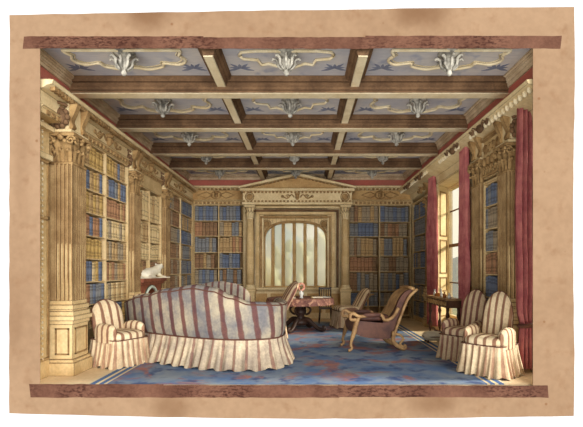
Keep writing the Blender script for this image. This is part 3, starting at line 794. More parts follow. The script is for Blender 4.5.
for s_ in (-1, 1):
    x = -.22+s_*1.57; mb.ell((x, 14.81, 4.06), (.11, .04, .11), 10, 6); mb.tube([(x+.14*math.cos(2*PI*i/14), 14.81, 4.06+.14*math.sin(2*PI*i/14)) for i in range(15)], .018, 5)
mb.build('frieze_rosette', 'carved_oak', t6)
for x, lab in ((-1.79, 'slender round column left of the arched back window'), (1.37, 'slender round column right of the arched back window')):
    c = thing('round_column', lab, 'column', (x, 14.95, 0), 0, 'round columns flanking the arched window')
    mb = MB(); mb.box(-.17, .17, -.17, .17, 0, .98); mb.box(-.20, .20, -.20, .20, 0, .12); mb.box(-.20, .20, -.20, .20, .93, 1.02); mb.build('pedestal', 'cream_oak', c)
    MB().lathe([(.17, 1.02), (.18, 1.05), (.17, 1.08), (.14, 1.10), (.15, 1.13), (.135, 1.16)], 0, 0, 20).build('base', 'pale_oak', c)
    MB().lathe([(.125, 1.16), (.128, 1.8), (.122, 2.6), (.108, 3.33)], 0, 0, 20).build('shaft', 'cream_oak', c)
    mb = MB(); mb.lathe([(.10, 3.33), (.12, 3.35), (.10, 3.37), (.11, 3.55), (.16, 3.72)], 0, 0, 16); mb.box(-.18, .18, -.17, .17, 3.72, 3.79)
    for tier in range(2):
        for q in range(8):
            an = 2*PI*(q+.5*tier)/8; o_ = Vector((math.cos(an), math.sin(an), 0)); sd = Vector((-math.sin(an), math.cos(an), 0))
            acanthus(mb, Vector((0, 0, 3.37+.14*tier))+o_*.10, o_, sd, .20, .05, .05)
    mb.build('capital', 'pale_oak', c)
# the window itself
w1 = sroot('window_1', (0, 15.60, 0))
mb = MB()
for x in [sx(p, 15.6) for p in (273, 283.3, 294.3, 305, 315.8)]:
    zt = min(z for (a, z), (b, z2) in zip(ar, ar[1:]) if b <= x <= a or True and abs(a-x) < .2) if False else 3.30
    for (a, z), (b, z2) in zip(ar, ar[1:]):
        if b <= x <= a: zt = z+(z2-z)*(a-x)/(a-b+1e-9)
    mb.prism([(x-.055, -.06), (x-.025, -.10), (x+.025, -.10), (x+.055, -.06), (x+.055, .06), (x-.055, .06)], 'z', 1.03, zt+.02)
mb.box(CX-HW, CX+HW, -.08, .06, 1.03, 1.10)
mb.build('mullion', 'frieze_oak', w1)
mb = MB(); mb.prism([(CX+HW, 1.03)]+ar+[(CX-HW, 1.03)], 'y', -.004, .004); mb.build('pane', 'old_glass', w1)

# right-hand sash window in the splayed opening
w2 = sroot('window_2', (4.20, 0, 0))
mb = MB()
for y in (10.42, 12.90): mb.box(-.06, .06, y, y+.08, SILL, HEAD)
for z in (SILL, HEAD-.08): mb.box(-.06, .06, 10.42, 12.98, z, z+.08)
mb.box(-.04, .04, 11.66, 11.72, SILL, HEAD)
mb.build('window_frame', 'pale_oak', w2)
mb = MB(); mb.box(-.05, .03, 10.5, 12.9, 2.30, 2.38)
for z in (1.28, 3.30): mb.box(-.02, .02, 10.5, 12.9, z, z+.03)
mb.build('glazing_bar', 'brown_oak', w2)
MB().box(-.004, .004, 10.5, 12.9, SILL+.08, HEAD-.08).build('pane', 'clear_glass', w2)
# panelled shutters on the far splay
t7 = sroot('trim_7', (3.70, 12.45, 0), math.atan2(.5, .46))
L = math.hypot(.46, .5)
for z0, z1 in ((.35, .95), (1.05, 1.45), (1.55, 2.5), (2.6, 3.85)):
    mb = MB()
    for a0, a1, c0, c1 in ((.12, L-.12, z0, z0+.03), (.12, L-.12, z1-.03, z1), (.12, .15, z0, z1), (L-.15, L-.12, z0, z1)): mb.box(a0, a1, -.022, .004, c0, c1)
    mb.build('shutter_panel', 'carved_oak', t7)
# mouldings around the window opening
mb = MB(); mb.box(-.05, .02, -.04, .06, 0, 4.02); mb.box(L-.06, L+.0, -.04, .03, SILL, 4.02); mb.build('architrave', 'pale_oak', t7)

# ------------------------------------------------------------------ curtains
def curtain(label, x0, x1, y0, y1, z0, z1, nf, amp, tie=None, tab=None, mat='curtain_red'):
    cx, cy = (x0+x1)/2, (y0+y1)/2
    t = thing('curtain', label, 'curtain', (cx, cy, 0), 0, 'red curtains on the right wall')
    mb = MB(); P = []; L = math.hypot(x1-x0, y1-y0); dx, dy = (x1-x0)/L, (y1-y0)/L; nx, ny = -dy, dx; NN = nf*8
    for sgn in (0, 1):
        rows_ = []
        for j in range(30):
            z = z1+(z0-z1)*j/29; w = lerp(tab, z) if tab else 1.0; r = []
            for i in range(NN+1):
                u = i/NN; a = amp*(.6+.4*w)*math.sin(2*PI*nf*u+.5*math.sin(3*z)+sgn*0); s_ = (u-.5)*L*w; off = a+(.02 if sgn else 0)
                r.append((dx*s_+nx*off, dy*s_+ny*off, z))
            rows_.append(r)
        mb.grid(rows_)
    mb.build('drape', mat, t)
    if tie:
        w = lerp(tab, tie)*L/2 if tab else L/2
        mb = MB(); pts = [(dx*w*1.15*math.cos(2*PI*i/20)+nx*(amp+.05)*math.sin(2*PI*i/20), dy*w*1.15*math.cos(2*PI*i/20)+ny*(amp+.05)*math.sin(2*PI*i/20), tie+.03*math.cos(2*PI*i/20)) for i in range(21)]
        mb.tube(pts, .035, 6); mb.build('tieback', 'piping_brown', t)
    return t
curtain('nearest red curtain, gathered by a tieback at the right edge of the room', 3.40, 3.83, 7.20, 7.26, .06, 4.27, 5, .05, .78, [(.06, .85), (.72, .72), (.80, .62), (1.0, .92), (1.8, 1.0), (3.4, .98), (4.27, .85)])
curtain('middle red curtain hanging on the near side of the bright window', 3.46, 3.50, 9.42, 10.06, .08, 4.27, 5, .06, None, [(.08, 1.0), (1.0, .95), (2.0, 1.0), (4.27, .75)])
curtain('farthest red curtain hanging on the far side of the bright window', 3.60, 3.56, 12.12, 12.95, .12, 4.27, 5, .06, None, [(.1, .9), (1.2, .85), (2.5, 1.0), (4.27, .55)])

# ------------------------------------------------------------------ rug
rx, ry = (RX0+RX1)/2, (RY0+RY1)/2
mb = MB(); n = 40; w, h = (RX1-RX0)/2, (RY1-RY0)/2
rnd = random.Random(5); pr = [(-w, -h), (w, -h), (w, h), (-w, h)]
mb.box(-w, w, -h, h, .001, .012)
o = mb.build('rug', 'rug_pile'); o.location = (rx, ry, 0)
tag(o, 'large blue carpet with red blooms and a striped border covering the floor', 'rug')

# ------------------------------------------------------------------ upholstery helpers
def skirt(path, z1, z0, flare, nf, amp, pitch, closed=True):
    """gathered cloth hanging from a closed path of 2-D points"""
    mb = MB(); N_ = len(path); P = []; UV = []; acc = 0; c = sum((Vector(p).to_2d() for p in path), Vector((0, 0)))/N_
    per = sum((Vector(path[(i+1) % N_]).to_2d()-Vector(path[i]).to_2d()).length for i in range(N_)); k = max(1, round(per/pitch)); rnd = random.Random(nf)
    ph = [rnd.uniform(-.5, .5) for _ in range(12)]
    for i in range(N_+1):
        p = Vector(path[i % N_]).to_2d(); q = Vector(path[(i+1) % N_]).to_2d(); o_ = Vector(path[(i-1) % N_]).to_2d()
        t = (q-o_).normalized(); nrm = Vector((t.y, -t.x))
        if nrm.dot(p-c) < 0: nrm = -nrm
        u = acc/per; acc += (q-p).length; r = []; uvr = []
        for j in range(9):
            v = j/8; fold = amp*(.25+v)*math.sin(2*PI*nf*u+ph[int(u*11) % 12]+.8*v)+amp*.5*v*math.sin(2*PI*nf*.37*u+2)
            off = flare*(v**1.3)+fold; e = p+nrm*off; r.append((e.x, e.y, z1+(z0-z1)*v+(.02*v*math.sin(2*PI*nf*u*.5)))); uvr.append((u*k, v))
        P.append(r); UV.append(uvr)
    mb.grid(P, UV); return mb
def rrect(hx, hy, r, n=10):
    out = []
    for cx, cy, a0 in ((hx-r, hy-r, 0), (-hx+r, hy-r, PI/2), (-hx+r, -hy+r, PI), (hx-r, -hy+r, 1.5*PI)):
        for i in range(n): a = a0+PI/2*i/n; out.append((cx+r*math.cos(a), cy+r*math.sin(a)))
    # resample evenly
    P = [Vector(p) for p in out]; N_ = len(P); per = [(P[(i+1) % N_]-P[i]).length for i in range(N_)]; tot = sum(per); res = []; M_ = 160; i = 0; acc = 0
    for k in range(M_):
        d = tot*k/M_
        while acc+per[i] < d: acc += per[i]; i += 1
        res.append(P[i].lerp(P[(i+1) % N_], (d-acc)/per[i] if per[i] else 0))
    return res
def pad(w, h, th, z0, round_top=.5, stripes=5, lean=0.0, bulge=1.0, neck=0.0):
    """upholstered upright panel, width along x, face towards -y"""
    mb = MB(); nu, nv = 18, 16
    for sgn in (-1, 1):
        P = []; UV = []
        for i in range(nu+1):
            u = -1+2*i/nu; r = []; uvr = []
            for j in range(nv+1):
                v = j/nv
                # rounded top outline
                if v > 1-round_top: q = (v-(1-round_top))/round_top; hw = w/2*math.sqrt(max(0.0, 1-q**2.2*.985))
                else: hw = w/2*(1-neck*(1-v/(1-round_top)))
                t_ = th/2*bulge*math.sqrt(max(0, 1-abs(u)**3))*math.sqrt(max(0, 1-v**6))
                x = u*hw; r.append((x, sgn*t_+lean*v*h+.0, z0+h*v)); uvr.append((x/w*stripes+.5, v))
            P.append(r); UV.append(uvr)
        mb.grid(P, UV)
    return mb
def slip_chair(label, loc, rz, mat='chair_cloth', w=.74, d=.70, H=1.18, seat=.46, group=None, arms=(1, 1), stripes=4.0, lean=.22, armh=.24, topround=.5, nf=26, flare=.07, bw=.92):
    """loose-covered armchair; front is local -y"""
    t = thing('slipcovered_armchair', label, 'armchair', loc, rz, group)
    hb = H-seat+.10
    b = pad(w*bw, hb, .20, seat-.10, topround, stripes, lean).xf(Matrix.Translation((0, d/2-.14, 0)))
    b.build('backrest', mat, t)
    mb = MB(); hw = w*bw/2; pts = []
    for i in range(13):   # piping round the back edge
        a = PI*i/12; v = (1-topround)+topround*math.sin(a); x = hw*math.cos(a)
        pts.append((x*1.0, d/2-.14+lean*v*hb, seat-.10+hb*v))
    v0 = .3; pts = [(hw, d/2-.14+lean*v0*hb, seat-.1+hb*v0)]+pts+[(-hw, d/2-.14+lean*v0*hb, seat-.1+hb*v0)]
    mb.tube(pts, .010, 5); mb.build('piping', 'piping_brown', t)
    mb = MB(); mb.ell((0, -.03, seat), (w/2-.02, d/2-.02, .10), 28, 12, .55)
    mb.build('seat', mat, t)
    for s_ in (-1, 1):
        if not arms[0 if s_ < 0 else 1]: continue
        a = pad(d*.72, armh+.08, .13, seat-.08, .35, 4.0, 0, 1.2).xf(Matrix.Translation((s_*(w/2-.05), -.02, 0)) @ Matrix.Rotation(PI/2, 4, 'Z'))
        a.build('arm', mat, t)
    sk = skirt(rrect(w/2, d/2, .10), seat-.04, .015, flare, nf, .018, .11)
    sk.build('skirt', mat.replace('cloth', 'skirt'), t)
    pr = rrect(w/2+.01, d/2+.01, .1); mb = MB(); mb.tube([(p.x, p.y, seat-.035) for p in pr[::4]]+[(pr[0].x, pr[0].y, seat-.035)], .009, 5); mb.build('seam_cord', 'piping_brown', t)
    return t
G_ch = 'striped slipcovered armchairs'
slip_chair('striped loose-covered chair at left, between near pilaster and big sofa', (-3.25, 7.93, 0), R_ := math.radians(62), w=.70, d=.72, H=1.12, seat=.50, group=G_ch, topround=.38)
slip_chair('round-backed striped armchair on the right, nearer the window desk', (2.98, 8.34, 0), math.radians(-52), 'rose_cloth', w=.68, d=.70, H=1.28, bw=.78, seat=.50, group=G_ch, stripes=4.5, topround=.55)
slip_chair('frontmost right armchair with long pale gathered skirt by the curtain', (2.97, 7.20, 0), math.radians(-48), w=.68, d=.64, H=1.30, bw=.74, seat=.52, group=G_ch, stripes=4.5, topround=.55, flare=.08)
slip_chair('small striped chair at the right side of the round table', (1.25, 12.95, .012), math.radians(-74), 'chair_cloth', w=.74, d=.72, H=1.12, seat=.52, group=G_ch, arms=(0, 0), lean=.55, topround=.3)
slip_chair('striped chair with raked back behind the big sofa, left of the table', (-.83, 10.9, .012), math.radians(-70), 'rose_cloth', w=.66, d=.62, H=1.36, seat=.55, group=G_ch, arms=(1, 0), lean=.55, topround=.25)

# second, smaller sofa behind
t = thing('striped_sofa', 'far striped sofa whose pale arched back shows behind the big sofa', 'sofa', (-1.95, 10.4, .012), 0)
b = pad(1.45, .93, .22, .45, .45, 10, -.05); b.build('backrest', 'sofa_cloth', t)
mb = MB(); mb.ell((0, .38, .48), (.70, .42, .12), 28, 10, .5); mb.build('seat', 'rose_cloth', t)
for s_ in (-1, 1):
    pad(.75, .40, .16, .42, .4, 5).xf(Matrix.Translation((s_*.68, .34, 0)) @ Matrix.Rotation(PI/2, 4, 'Z')).build('arm', 'rose_cloth', t)
skirt([(p.x, p.y+.32) for p in rrect(.73, .44, .12)], .46, .015, .07, 46, .02, .12).build('skirt', 'rose_cloth', t)

# the big sofa, its back towards us ----------------------------------------
def big_sofa():
    O = Vector((-1.9, 8.4, .012))
    t = thing('camelback_sofa', 'large camelback sofa in striped loose cover with gathered skirt, back turned to us', 'sofa', O)
    raw = [(-3.44, 9.50), (-3.55, 9.10), (-3.38, 8.72), (-2.95, 8.34), (-2.42, 7.96), (-1.82, 7.62), (-1.28, 7.42), (-.82, 7.42), (-.52, 7.58), (-.38, 7.92), (-.38, 8.5), (-.48, 9.05)]
    path = crv([(a-O.x, b-O.y, 0.0) for a, b in raw], 9)
    Ht = [(-3.6, 1.03), (-2.95, 1.19), (-2.42, 1.31), (-1.85, 1.385), (-1.5, 1.34), (-1.2, 1.22), (-.9, 1.11), (-.2, 1.07)]
    prof = [(0, 0), (.03, .15), (.045, .4), (.05, .7), (.06, .86), (.045, .95), (0, 1.0), (-.06, 1.01), (-.12, .97), (-.15, .88), (-.13, .7), (-.13, .4), (-.13, 0)]
    ZSM = .49; P = []; UV = []; acc = 0; n = len(path); top = []; outn = []
    for i, p in enumerate(path):
        q = path[min(i+1, n-1)]; o_ = path[max(i-1, 0)]; tt = (q-o_).normalized(); nr = Vector((tt.y, -tt.x, 0))
        if i: acc += (p-path[i-1]).length
        H = lerp(Ht, p.x+O.x); nr = nr if nr.y < .99 else nr; outn.append(nr); r = []; uvr = []
        for a, b in prof:
            z = ZSM+(H-ZSM)*b if b else ZSM-(.04 if a < 0 else 0); e = p+nr*a; r.append((e.x, e.y, z)); uvr.append((acc*3.75+ (b*.35), b))
        P.append(r); UV.append(uvr); top.append((p.x+nr.x*.05, p.y+nr.y*.05, ZSM+(H-ZSM)*.93))
    mb = MB(); mb.grid(P, UV)
    for e in (0, -1): mb.add(P[e], [list(range(len(prof)))], False, UV[e])
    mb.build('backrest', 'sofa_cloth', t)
    mb = MB(); mb.tube(top, .011, 5); mb.tube([(p.x+nr.x*.02, p.y+nr.y*.02, ZSM) for p, nr in zip(path, outn)], .012, 5); mb.build('piping', 'piping_brown', t)
    # seat filling the plan
    fr_ = [path[-1]+Vector((-.0, .04, 0)), path[0]+Vector((0, .04, 0))]
    loop = [(p.x-nr.x*.1, p.y-nr.y*.1) for p, nr in zip(path, outn)]
    mb = MB()
    cen = Vector((sum(p[0] for p in loop)/len(loop), sum(p[1] for p in loop)/len(loop)))
    rows_ = []
    for k, (s_, z) in enumerate(((1, .30), (1.0, .52), (.97, .58), (.9, .61), (.6, .63), (.3, .64), (.02, .64))):
        rows_.append([(cen.x+(x-cen.x)*s_, cen.y+(y-cen.y)*s_, z) for x, y in loop]+[(cen.x+(loop[0][0]-cen.x)*s_, cen.y+(loop[0][1]-cen.y)*s_, z)])
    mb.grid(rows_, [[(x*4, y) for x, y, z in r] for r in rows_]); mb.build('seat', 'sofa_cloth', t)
    # skirt: along back and sides, then across the front
    fpts = [path[-1].lerp(path[0], k/20) for k in range(1, 20)]
    full = [(p.x+nr.x*.02, p.y+nr.y*.02) for p, nr in zip(path, outn)]+[(p.x, p.y) for p in fpts]
    V = [Vector(p) for p in full]; N_ = len(V); per = [(V[(i+1) % N_]-V[i]).length for i in range(N_)]; tot = sum(per); res = []; i = 0; acc = 0; M_ = 420
    for k in range(M_):
        d = tot*k/M_
        while acc+per[i] < d: acc += per[i]; i += 1
        res.append(V[i].lerp(V[(i+1) % N_], (d-acc)/per[i]))
    skirt(res, ZSM, .016, .15, 62, .022, .19).build('skirt', 'sofa_skirt', t)
    # rolled arm showing above the left end
    p0 = Vector((-3.38-O.x, 8.98-O.y, 0)); mb = MB(); P = []; UV = []
    for i in range(25):
        u = i/24; rr = .085*math.sqrt(max(0.02, 1-(2*u-1)**6)); c = Vector((-3.52+.62*u-O.x, 9.2-O.y, 1.05+.03*math.sin(PI*u)))
        P.append([(c.x, c.y+rr*math.cos(a), c.z+rr*math.sin(a)) for a in [2*PI*k/14 for k in range(15)]]); UV.append([(u*5.5, k/14) for k in range(15)])
    mb.grid(P, UV); mb.add(P[0], [list(range(15))]); mb.add(P[-1], [list(range(15))])
    mb.build('arm_roll', 'chair_cloth', t)
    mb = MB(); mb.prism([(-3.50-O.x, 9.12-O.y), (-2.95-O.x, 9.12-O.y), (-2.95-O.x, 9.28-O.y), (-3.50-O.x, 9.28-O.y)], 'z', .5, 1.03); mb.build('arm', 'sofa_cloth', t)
big_sofa()

# ------------------------------------------------------------------ scroll armchair
def scroll_chair():
    # profile drawn in (u, z): u from the front foot backwards, metres
    t = thing('scroll_armchair', 'mahogany-brown leather library armchair with gilt scrolled frame and raked back', 'armchair', (.90, 8.95, .012), math.radians(8))
    W = .70
    S = 1/50.0
    def U(px, py): return ((px-341)*S*1.0, EYE-(py-270)*S)
    back_out = [U(388, 335), U(393, 325), U(397, 315), U(401, 306), U(406, 297), U(412, 291)]
    back_in = [U(376, 322), U(384, 318), U(390, 309), U(394, 300), U(400, 293), U(408, 289.5)]
    # upholstered back shell
    bo, bi = crv([(a, b) for a, b in back_out], 6), crv([(a, b) for a, b in back_in], 6)
    mb = MB(); mb.prism([tuple(p) for p in bo]+[tuple(p) for p in bi[::-1]], 'y', .05, W-.05); bk = mb.build('backrest', 'leather', t)
    fc = [(a-.012, b+.004) for a, b in [tuple(p) for p in bi]]; mb = MB(); mb.grid([[(a, y, b) for y in (.10, .2, .35, .5, .60)] for a, b in fc]); mb.build('back_lining', 'golden_wood', bk)
    mb = MB(); mb.tube([(.0+bi[-1][0]-.01, .0, bi[-1][1]+.0), (bi[-1][0]-.01, W/2, bi[-1][1]+.02), (bi[-1][0]-.01, W, bi[-1][1])], .035, 8); mb.build('top_rail', 'golden_wood', t)
    # seat box, deep and slightly sagging
    sp = [U(347, 322), U(360, 322.5), U(376, 324), U(388, 322), U(391, 336), U(380, 340), U(362, 339), U(349, 335), U(345, 329)]
    mb = MB(); P2 = crv([(a, b) for a, b in sp], 5, True); mb.prism([tuple(p) for p in P2], 'y', .03, W-.03, False); mb.build('seat', 'leather', t)
    mb = MB(); mb.ell((.55, W/2, .66), (.42, W/2-.07, .07), 20, 10, .7); mb.build('cushion', 'leather', t)
    for k, y in enumerate((.0, W)):
        # one continuous scroll: back edge, arm sweep, front scroll
        fr_ = crv([(U(412, 290)[0], y, U(412, 290)[1]), (U(404, 297)[0], y, U(404, 297)[1]), (U(399, 306)[0], y, U(399, 306)[1]), (U(395, 316)[0], y, U(395, 316)[1]), (U(391, 326)[0], y, U(391, 326)[1]), (U(387, 337)[0], y, U(387, 337)[1])], 5)
        MB().tube(fr_, .03, 8, sq=1.0).build('back_frame', 'golden_wood', t)
        arm = crv([(U(392, 309)[0], y, U(392, 309)[1]), (U(386, 318)[0], y, U(386, 318)[1]), (U(378, 321)[0], y, U(378, 321)[1]), (U(374, 316)[0], y, U(374, 316)[1]), (U(366, 315)[0], y, U(366, 315)[1]), (U(352, 317)[0], y, U(352, 317)[1]), (U(345, 314)[0], y, U(345, 314)[1]), (U(342, 316)[0], y, U(342, 316)[1]), (U(343, 320)[0], y, U(343, 320)[1]), (U(348, 320)[0], y, U(348, 320)[1])], 5)
        MB().tube(arm, .034, 8).build('arm', 'golden_wood', t)
        mb = MB(); mb.ell((.47, y, .74), (.20, .055, .045), 14, 8, .8); mb.build('arm_pad', 'leather', t)
        leg = crv([(U(351, 318)[0], y, U(351, 318)[1]), (U(348, 325)[0], y, .56), (.10, y, .40), (.06, y, .28), (.03, y, .16), (.05, y, .08), (.01, y, .04), (-.02, y, .035)], 4)
        MB().tube(leg, [.03+.02*math.sin(PI*min(1, i/14)) for i in range(len(leg))], 8).build('leg', 'golden_wood', t)
        leg = crv([(.88, y, .36), (.92, y, .34), (.90, y, .22), (.98, y, .12), (1.08, y, .06), (1.14, y, .04), (1.17, y, .09), (1.13, y, .12)], 4)
        o = MB().tube(leg, [.05-.02*i/len(leg) for i in range(len(leg))], 8)
        o.tube(crv([(.90, y, .34), (1.04, y, .33), (1.12, y, .24), (1.05, y, .14), (1.14, y, .07)], 4), .026, 7)
        o.build('leg', 'golden_wood', t)
scroll_chair()

# ------------------------------------------------------------------ round table
t = thing('round_table', 'round library table on a dark carved scroll-foot pedestal', 'table', (-.10, 12.2, .012))
MB().lathe([(.05, .84), (.86, .84), (.88, .855), (.88, .88), (.05, .88)], 0, 0, 40).build('tabletop', 'dark_wood', t)
MB().lathe([(.10, .14), (.20, .18), (.22, .24), (.12, .30), (.09, .38), (.15, .46), (.17, .54), (.10, .60), (.10, .66), (.20, .72), (.28, .84)], 0, 0, 20).build('pedestal', 'dark_wood', t)
for q in range(4):
    an = PI/4+q*PI/2+.35; c_, s_ = math.cos(an), math.sin(an)
    P = crv([(.10, .30), (.24, .30), (.36, .20), (.50, .09), (.62, .05), (.70, .06), (.71, .13), (.65, .14)], 4)
    MB().tube([(p[0]*c_, p[0]*s_, p[1]) for p in P], [.07-.035*i/len(P) for i in range(len(P))], 8).build('leg', 'dark_wood', t)
    P = crv([(.12, .70), (.30, .60), (.26, .48), (.16, .44)], 4)
    MB().tube([(p[0]*c_, p[0]*s_, p[1]) for p in P], .03, 7).build('scroll', 'dark_wood', t)
mb = MB(); P = []
for i in range(97):
    a = 2*PI*i/96; r = []
    for j, (rr, z) in enumerate(((.02, .889), (.5, .889), (.86, .889), (.895, .885), (.905, .86), (.91, .80), (.92, .72))):
        f_ = 0 if j < 4 else (j-3)*.006*math.sin(18*a); r.append(((rr+f_)*math.cos(a), (rr+f_)*math.sin(a), z))
    P.append(r)
mb.grid(P); o = mb.build('tablecloth', 'table_cloth'); o.location = (-.10, 12.2, .012)
tag(o, 'plum and rose patterned cloth draped over the round table', 'tablecloth')
TZ = .902
v = thing('flower_vase', 'small white vase holding a ring of pink flowers on the round table', 'vase', (-.07, 11.95, TZ))
MB().lathe([(.05, 0), (.055, .01), (.03, .03), (.06, .10), (.065, .14), (.035, .18), (.045, .20)], 0, 0, 16).build('vessel', 'china', v)
mb = MB()
for q in range(14):
    an = 2*PI*q/14; mb.ell((.075*math.cos(an), .02*math.sin(q*2.1), .30+.085*math.sin(an)), (.034, .034, .034), 8, 6)
mb.build('blossoms', 'flower_pink', v)
mb = MB()
for q in range(6): an = 2*PI*q/6; mb.tube([(0, 0, .17), (.02*math.cos(an), .02*math.sin(an), .22), (.06*math.cos(an), .03*math.sin(an), .26)], .006, 5)
mb.ell((0, 0, .24), (.035, .03, .04), 8, 6); mb.build('stems', 'leaf_green', v)
def flat_book(label, x, y, z, rz, w, d, h, c):
    me = MB(); me.box(0, w, 0, d, 0, .006); me.box(0, w, 0, d, h-.006, h); me.tube([(0, 0, h/2), (0, d, h/2)], h/2, 8); me.cur = 1; me.box(.0, w-.008, .008, d-.008, .006, h-.006)
    o = me.build('book', ['book_'+c, 'paper_white']); o.location = (x, y, z); o.rotation_euler = (0, 0, rz)
    tag(o, label, 'book', 'books lying on the round table')
flat_book('cream book lying flat on the round table, right of the vase', .22, 11.9, TZ, .2, .30, .2, .045, 'cream')
flat_book('slate book lying flat near the right rim of the round table', .50, 12.1, TZ, -.3, .20, .16, .04, 'slate')
flat_book('tan book lying flat on the round table, left of the vase', -.42, 11.75, TZ, .3, .22, .16, .035, 'tan')

# spindle-back chair behind the table
t = thing('spindle_chair', 'dark spindle-back chair standing behind the round table', 'chair', (.66, 13.9, .012))
MB().box(-.20, .20, -.20, .20, .44, .48).build('seat', 'dark_wood', t)
for a, b in ((-.18, -.18), (.18, -.18), (-.18, .18), (.18, .18)): MB().tube([(a*.9, b*.9, .46), (a, b, .2), (a*1.1, b*1.1, 0)], [.02, .024, .015], 7).build('leg', 'dark_wood', t)
for a in (-.18, .18): MB().tube([(a, .18, .46), (a, .20, .8), (a, .24, 1.10)], .020, 7).build('back_post', 'dark_wood', t)
for k in range(4): x = -.11+k*.073; MB().tube([(x, .18, .48), (x, .235, 1.04)], .011, 6).build('spindle', 'dark_wood', t)
MB().box(-.20, .20, .215, .255, 1.03, 1.09).build('top_rail', 'dark_wood', t)

# small gilt stand behind the armchair
t = thing('pedestal_stand', 'small yellow wood pedestal stand behind the leather armchair', 'stand', (2.02, 14.2, 0))
MB().lathe([(.02, .86), (.18, .86), (.20, .88), (.20, .90), (.02, .91)], 0, 0, 24).build('top', 'golden_wood', t)
MB().lathe([(.05, .10), (.03, .2), (.045, .4), (.025, .55), (.05, .68), (.03, .76), (.12, .86)], 0, 0, 14).build('stem', 'golden_wood', t)
for q in range(3):
    an = q*2*PI/3+.4; MB().tube(crv([(0, 0, .14), (.12*math.cos(an), .12*math.sin(an), .10), (.20*math.cos(an), .20*math.sin(an), .02)], 4), .02, 6).build('foot', 'golden_wood', t)

# ------------------------------------------------------------------ desk under the window
t = thing('writing_desk', 'dark wooden writing desk with carved apron under the right-hand window', 'desk', (3.27, 10.55, 0))
MB().box(-.20, .17, -.80, .80, .98, 1.02).build('desktop', 'golden_wood', t)
MB().box(-.17, .15, -.76, .76, .82, .98).build('apron', 'desk_wood', t)
mb = MB()
for k in range(7):
    y = -.64+k*.213; mb.tube([(-.175, y+.06*math.cos(2*PI*i/12), .90+.05*math.sin(2*PI*i/12)) for i in range(13)], .010, 5); mb.ell((-.175, y, .90), (.012, .025, .025), 8, 5)
mb.box(-.172, -.169, -.74, .74, .86, .94); mb.build('apron_carving', 'frieze_oak', t)
for y in (-.68, .68):
    for x in (-.12, .12):
        mb = MB(); mb.lathe([(.03, .06), (.035, .10), (.02, .16), (.04, .26), (.05, .34), (.025, .42), (.02, .55), (.045, .64), (.03, .72), (.04, .82)], x, y, 12); mb.build('leg', 'desk_wood', t)
    MB().box(-.17, .15, y-.05, y+.05, 0, .07).build('foot', 'desk_wood', t)
MB().tube([(0, -.68, .14), (0, 0, .18), (0, .68, .14)], .025, 8).build('stretcher', 'desk_wood', t)
DZ = 1.02
def bottle(label, x, y, mat, h=.15, r=.03):
    o = MB().lathe([(r*.9, 0), (r, .01), (r, h*.5), (r*.45, h*.68), (r*.4, h*.9), (r*.6, h*.92), (r*.6, h)], 0, 0, 14).build('bottle', mat); o.location = (x, y, DZ)
    tag(o, label, 'bottle', 'bottles on the writing desk')
bottle('small white bottle at the far end of the writing desk', 3.22, 11.1, 'china')
bottle('tall white bottle in the middle of the writing desk', 3.2, 10.5, 'china', .20, .028)
bottle('amber glass bottle on the near half of the writing desk', 3.2, 10.25, 'amber', .13, .04)
bottle('squat white bottle at the near end of the writing desk', 3.2, 9.92, 'china', .12, .035)
o = MB(); o.box(-.08, .08, -.12, .12, 0, .05); o.prism([(-.08, .05), (.08, .05), (.05, .08), (-.05, .08)], 'y', -.12, .12)
o = o.build('wooden_box', 'amber'); o.location = (3.25, 10.80, DZ); tag(o, 'low orange-brown box on the writing desk between the bottles', 'box')

# low cream footstool
t = thing('footstool', 'low domed cream footstool on the floor before the writing desk', 'footstool', (2.94, 10.25, 0))
mb = MB(); mb.ell((0, 0, .15), (.24, .20, .11), 24, 12, .8); mb.build('cushion', 'statue_white', t)
mb = MB(); pr = [(.24*math.cos(2*PI*i/24), .20*math.sin(2*PI*i/24), .15) for i in range(25)]; mb.tube(pr, .012, 5); mb.build('piping', 'piping_brown', t)
for a, b in ((-.14, -.11), (.14, -.11), (-.14, .11), (.14, .11)): MB().lathe([(.018, 0), (.028, .02), (.02, .07)], a, b, 10).build('foot', 'dark_wood', t)

# ------------------------------------------------------------------ outdoors
o = MB().box(-60, 60, 16.06, 90, -.6, -.5).build('garden_lawn', 'lawn'); struct(o)
mb = MB(); P = []
for i in range(41):
    x = -120+240*i/40; hz = 9+5*math.sin(i*.45)+3*math.sin(i*1.1+1); P.append([(x, 88+10*j/4, -.6+hz*math.sin(PI*j/4*.5+.02*j)) for j in range(5)])
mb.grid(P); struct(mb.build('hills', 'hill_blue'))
mb = MB(); P = []
for i in range(31):
    y = 8+90*i/30; hz = 2.7+.5*math.sin(i*.9)+.3*math.sin(i*1.7); P.append([(9+3*j/4, y, -.6+hz*math.sin(PI/2*j/4)) for j in range(5)])
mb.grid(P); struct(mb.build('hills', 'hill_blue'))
struct(MB().box(4.61, 60, 6.6, 16.06, -.6, -.5).build('garden_lawn', 'lawn'))
def tree(label, x, y, h, r, mat, sd):
    t = thing('garden_tree', label, 'tree', (x, y, -.5), 0, 'trees outside the arched window'); rnd = random.Random(sd)
    MB().tube([(0, 0, 0), (.05, 0, h*.4), (0, 0, h*.75)], [.14, .10, .05], 8).build('trunk', 'trunk', t)
    mb = MB()
    for k in range(22):
        a = rnd.uniform(0, 2*PI); zz = rnd.uniform(.3, .98); rr = r*rnd.uniform(.1, .8)*(1.15-zz)
        mb.ell((rr*math.cos(a), rr*math.sin(a), h*zz), (r*rnd.uniform(.22, .38), r*rnd.uniform(.22, .38), r*rnd.uniform(.25, .5)), 9, 7)
    mb.v = [tuple(Vector(v)+.18*r*mnoise.noise_vector(Vector(v)*2.2+Vector((sd, 0, 0)))) for v in mb.v]
    mb.build('foliage', mat, t)
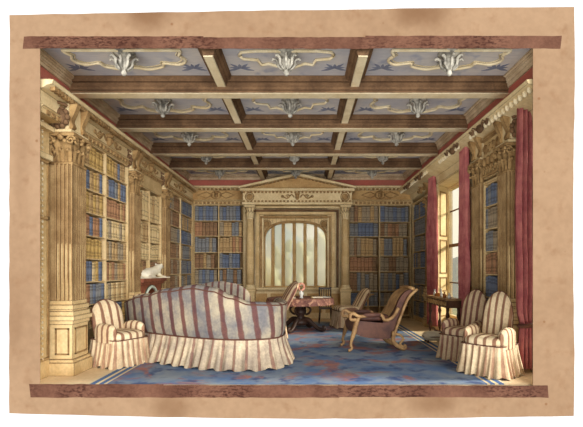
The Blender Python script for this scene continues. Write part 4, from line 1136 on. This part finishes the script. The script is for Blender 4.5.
for k, (px, y, top, r, mt, lb) in enumerate(((268, 24, 262, 1.1, 'foliage_dark', 'bushy garden tree seen through the leftmost light of the arched window'), (277, 27, 250, .8, 'foliage_pale', 'pale tree seen through the second light of the arched window'), (289, 26, 240, .55, 'foliage_dark', 'slim dark tree in the third light of the arched window'),
        (300, 25, 248, 1.0, 'foliage_pale', 'pale rounded tree in the fourth light of the arched window'), (310, 27, 243, .9, 'foliage_dark', 'dark green tree in the fifth light of the arched window'), (322, 23, 238, 1.2, 'foliage_pale', 'leafy tree in the rightmost light of the arched window'))):
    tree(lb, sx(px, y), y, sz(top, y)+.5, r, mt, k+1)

# ------------------------------------------------------------------ light
wld = bpy.data.worlds.new('sky'); sc.world = wld; wld.use_nodes = True
wt = wld.node_tree; bg = wt.nodes['Background']
tc = wt.nodes.new('ShaderNodeTexCoord'); sp = wt.nodes.new('ShaderNodeSeparateXYZ'); mr = wt.nodes.new('ShaderNodeMapRange')
wt.links.new(tc.outputs['Generated'], sp.inputs[0]); wt.links.new(sp.outputs[1], mr.inputs[0])
mr.inputs[1].default_value = -.3; mr.inputs[2].default_value = .3; mr.inputs[3].default_value = .30; mr.inputs[4].default_value = .58
wt.links.new(mr.outputs[0], bg.inputs[1]); bg.inputs[0].default_value = (1.0, .975, .90, 1)
def sun(name, d, st, ang, col=(1, 1, 1)):
    l = bpy.data.lights.new(name, 'SUN'); l.energy = st; l.angle = math.radians(ang); l.color = col
    o = bpy.data.objects.new(name, l); COL.objects.link(o); o.rotation_euler = Vector(d).to_track_quat('-Z', 'Y').to_euler(); return o
sun('fill_sun_right', (-.46, 1, -.14), 2.25, 48, (1, .985, .97))  # unseen fill sun added on the camera side to brighten the room
sun('fill_sun_left', (.28, 1, .42), 1.25, 50, (1, .985, .97))  # second added fill sun, aimed upward to lift the ceiling
sun('daylight', (-1, -.12, -.42), 4.5, 12, (1, .97, .92))

# ------------------------------------------------------------------ camera
cam = bpy.data.cameras.new('camera'); co = bpy.data.objects.new('camera', cam); COL.objects.link(co)
co.location = (0, 0, EYE); co.rotation_euler = (PI/2, 0, 0)
cam.sensor_width = 36; cam.lens = F/583*36; cam.shift_x = (291.5-304)/583; cam.shift_y = -(213.5-270)/583
cam.clip_end = 300
sc.camera = co
sc.view_settings.view_transform = 'Standard'; sc.view_settings.look = 'None'; sc.view_settings.gamma = 1; sc.view_settings.exposure = 0.80
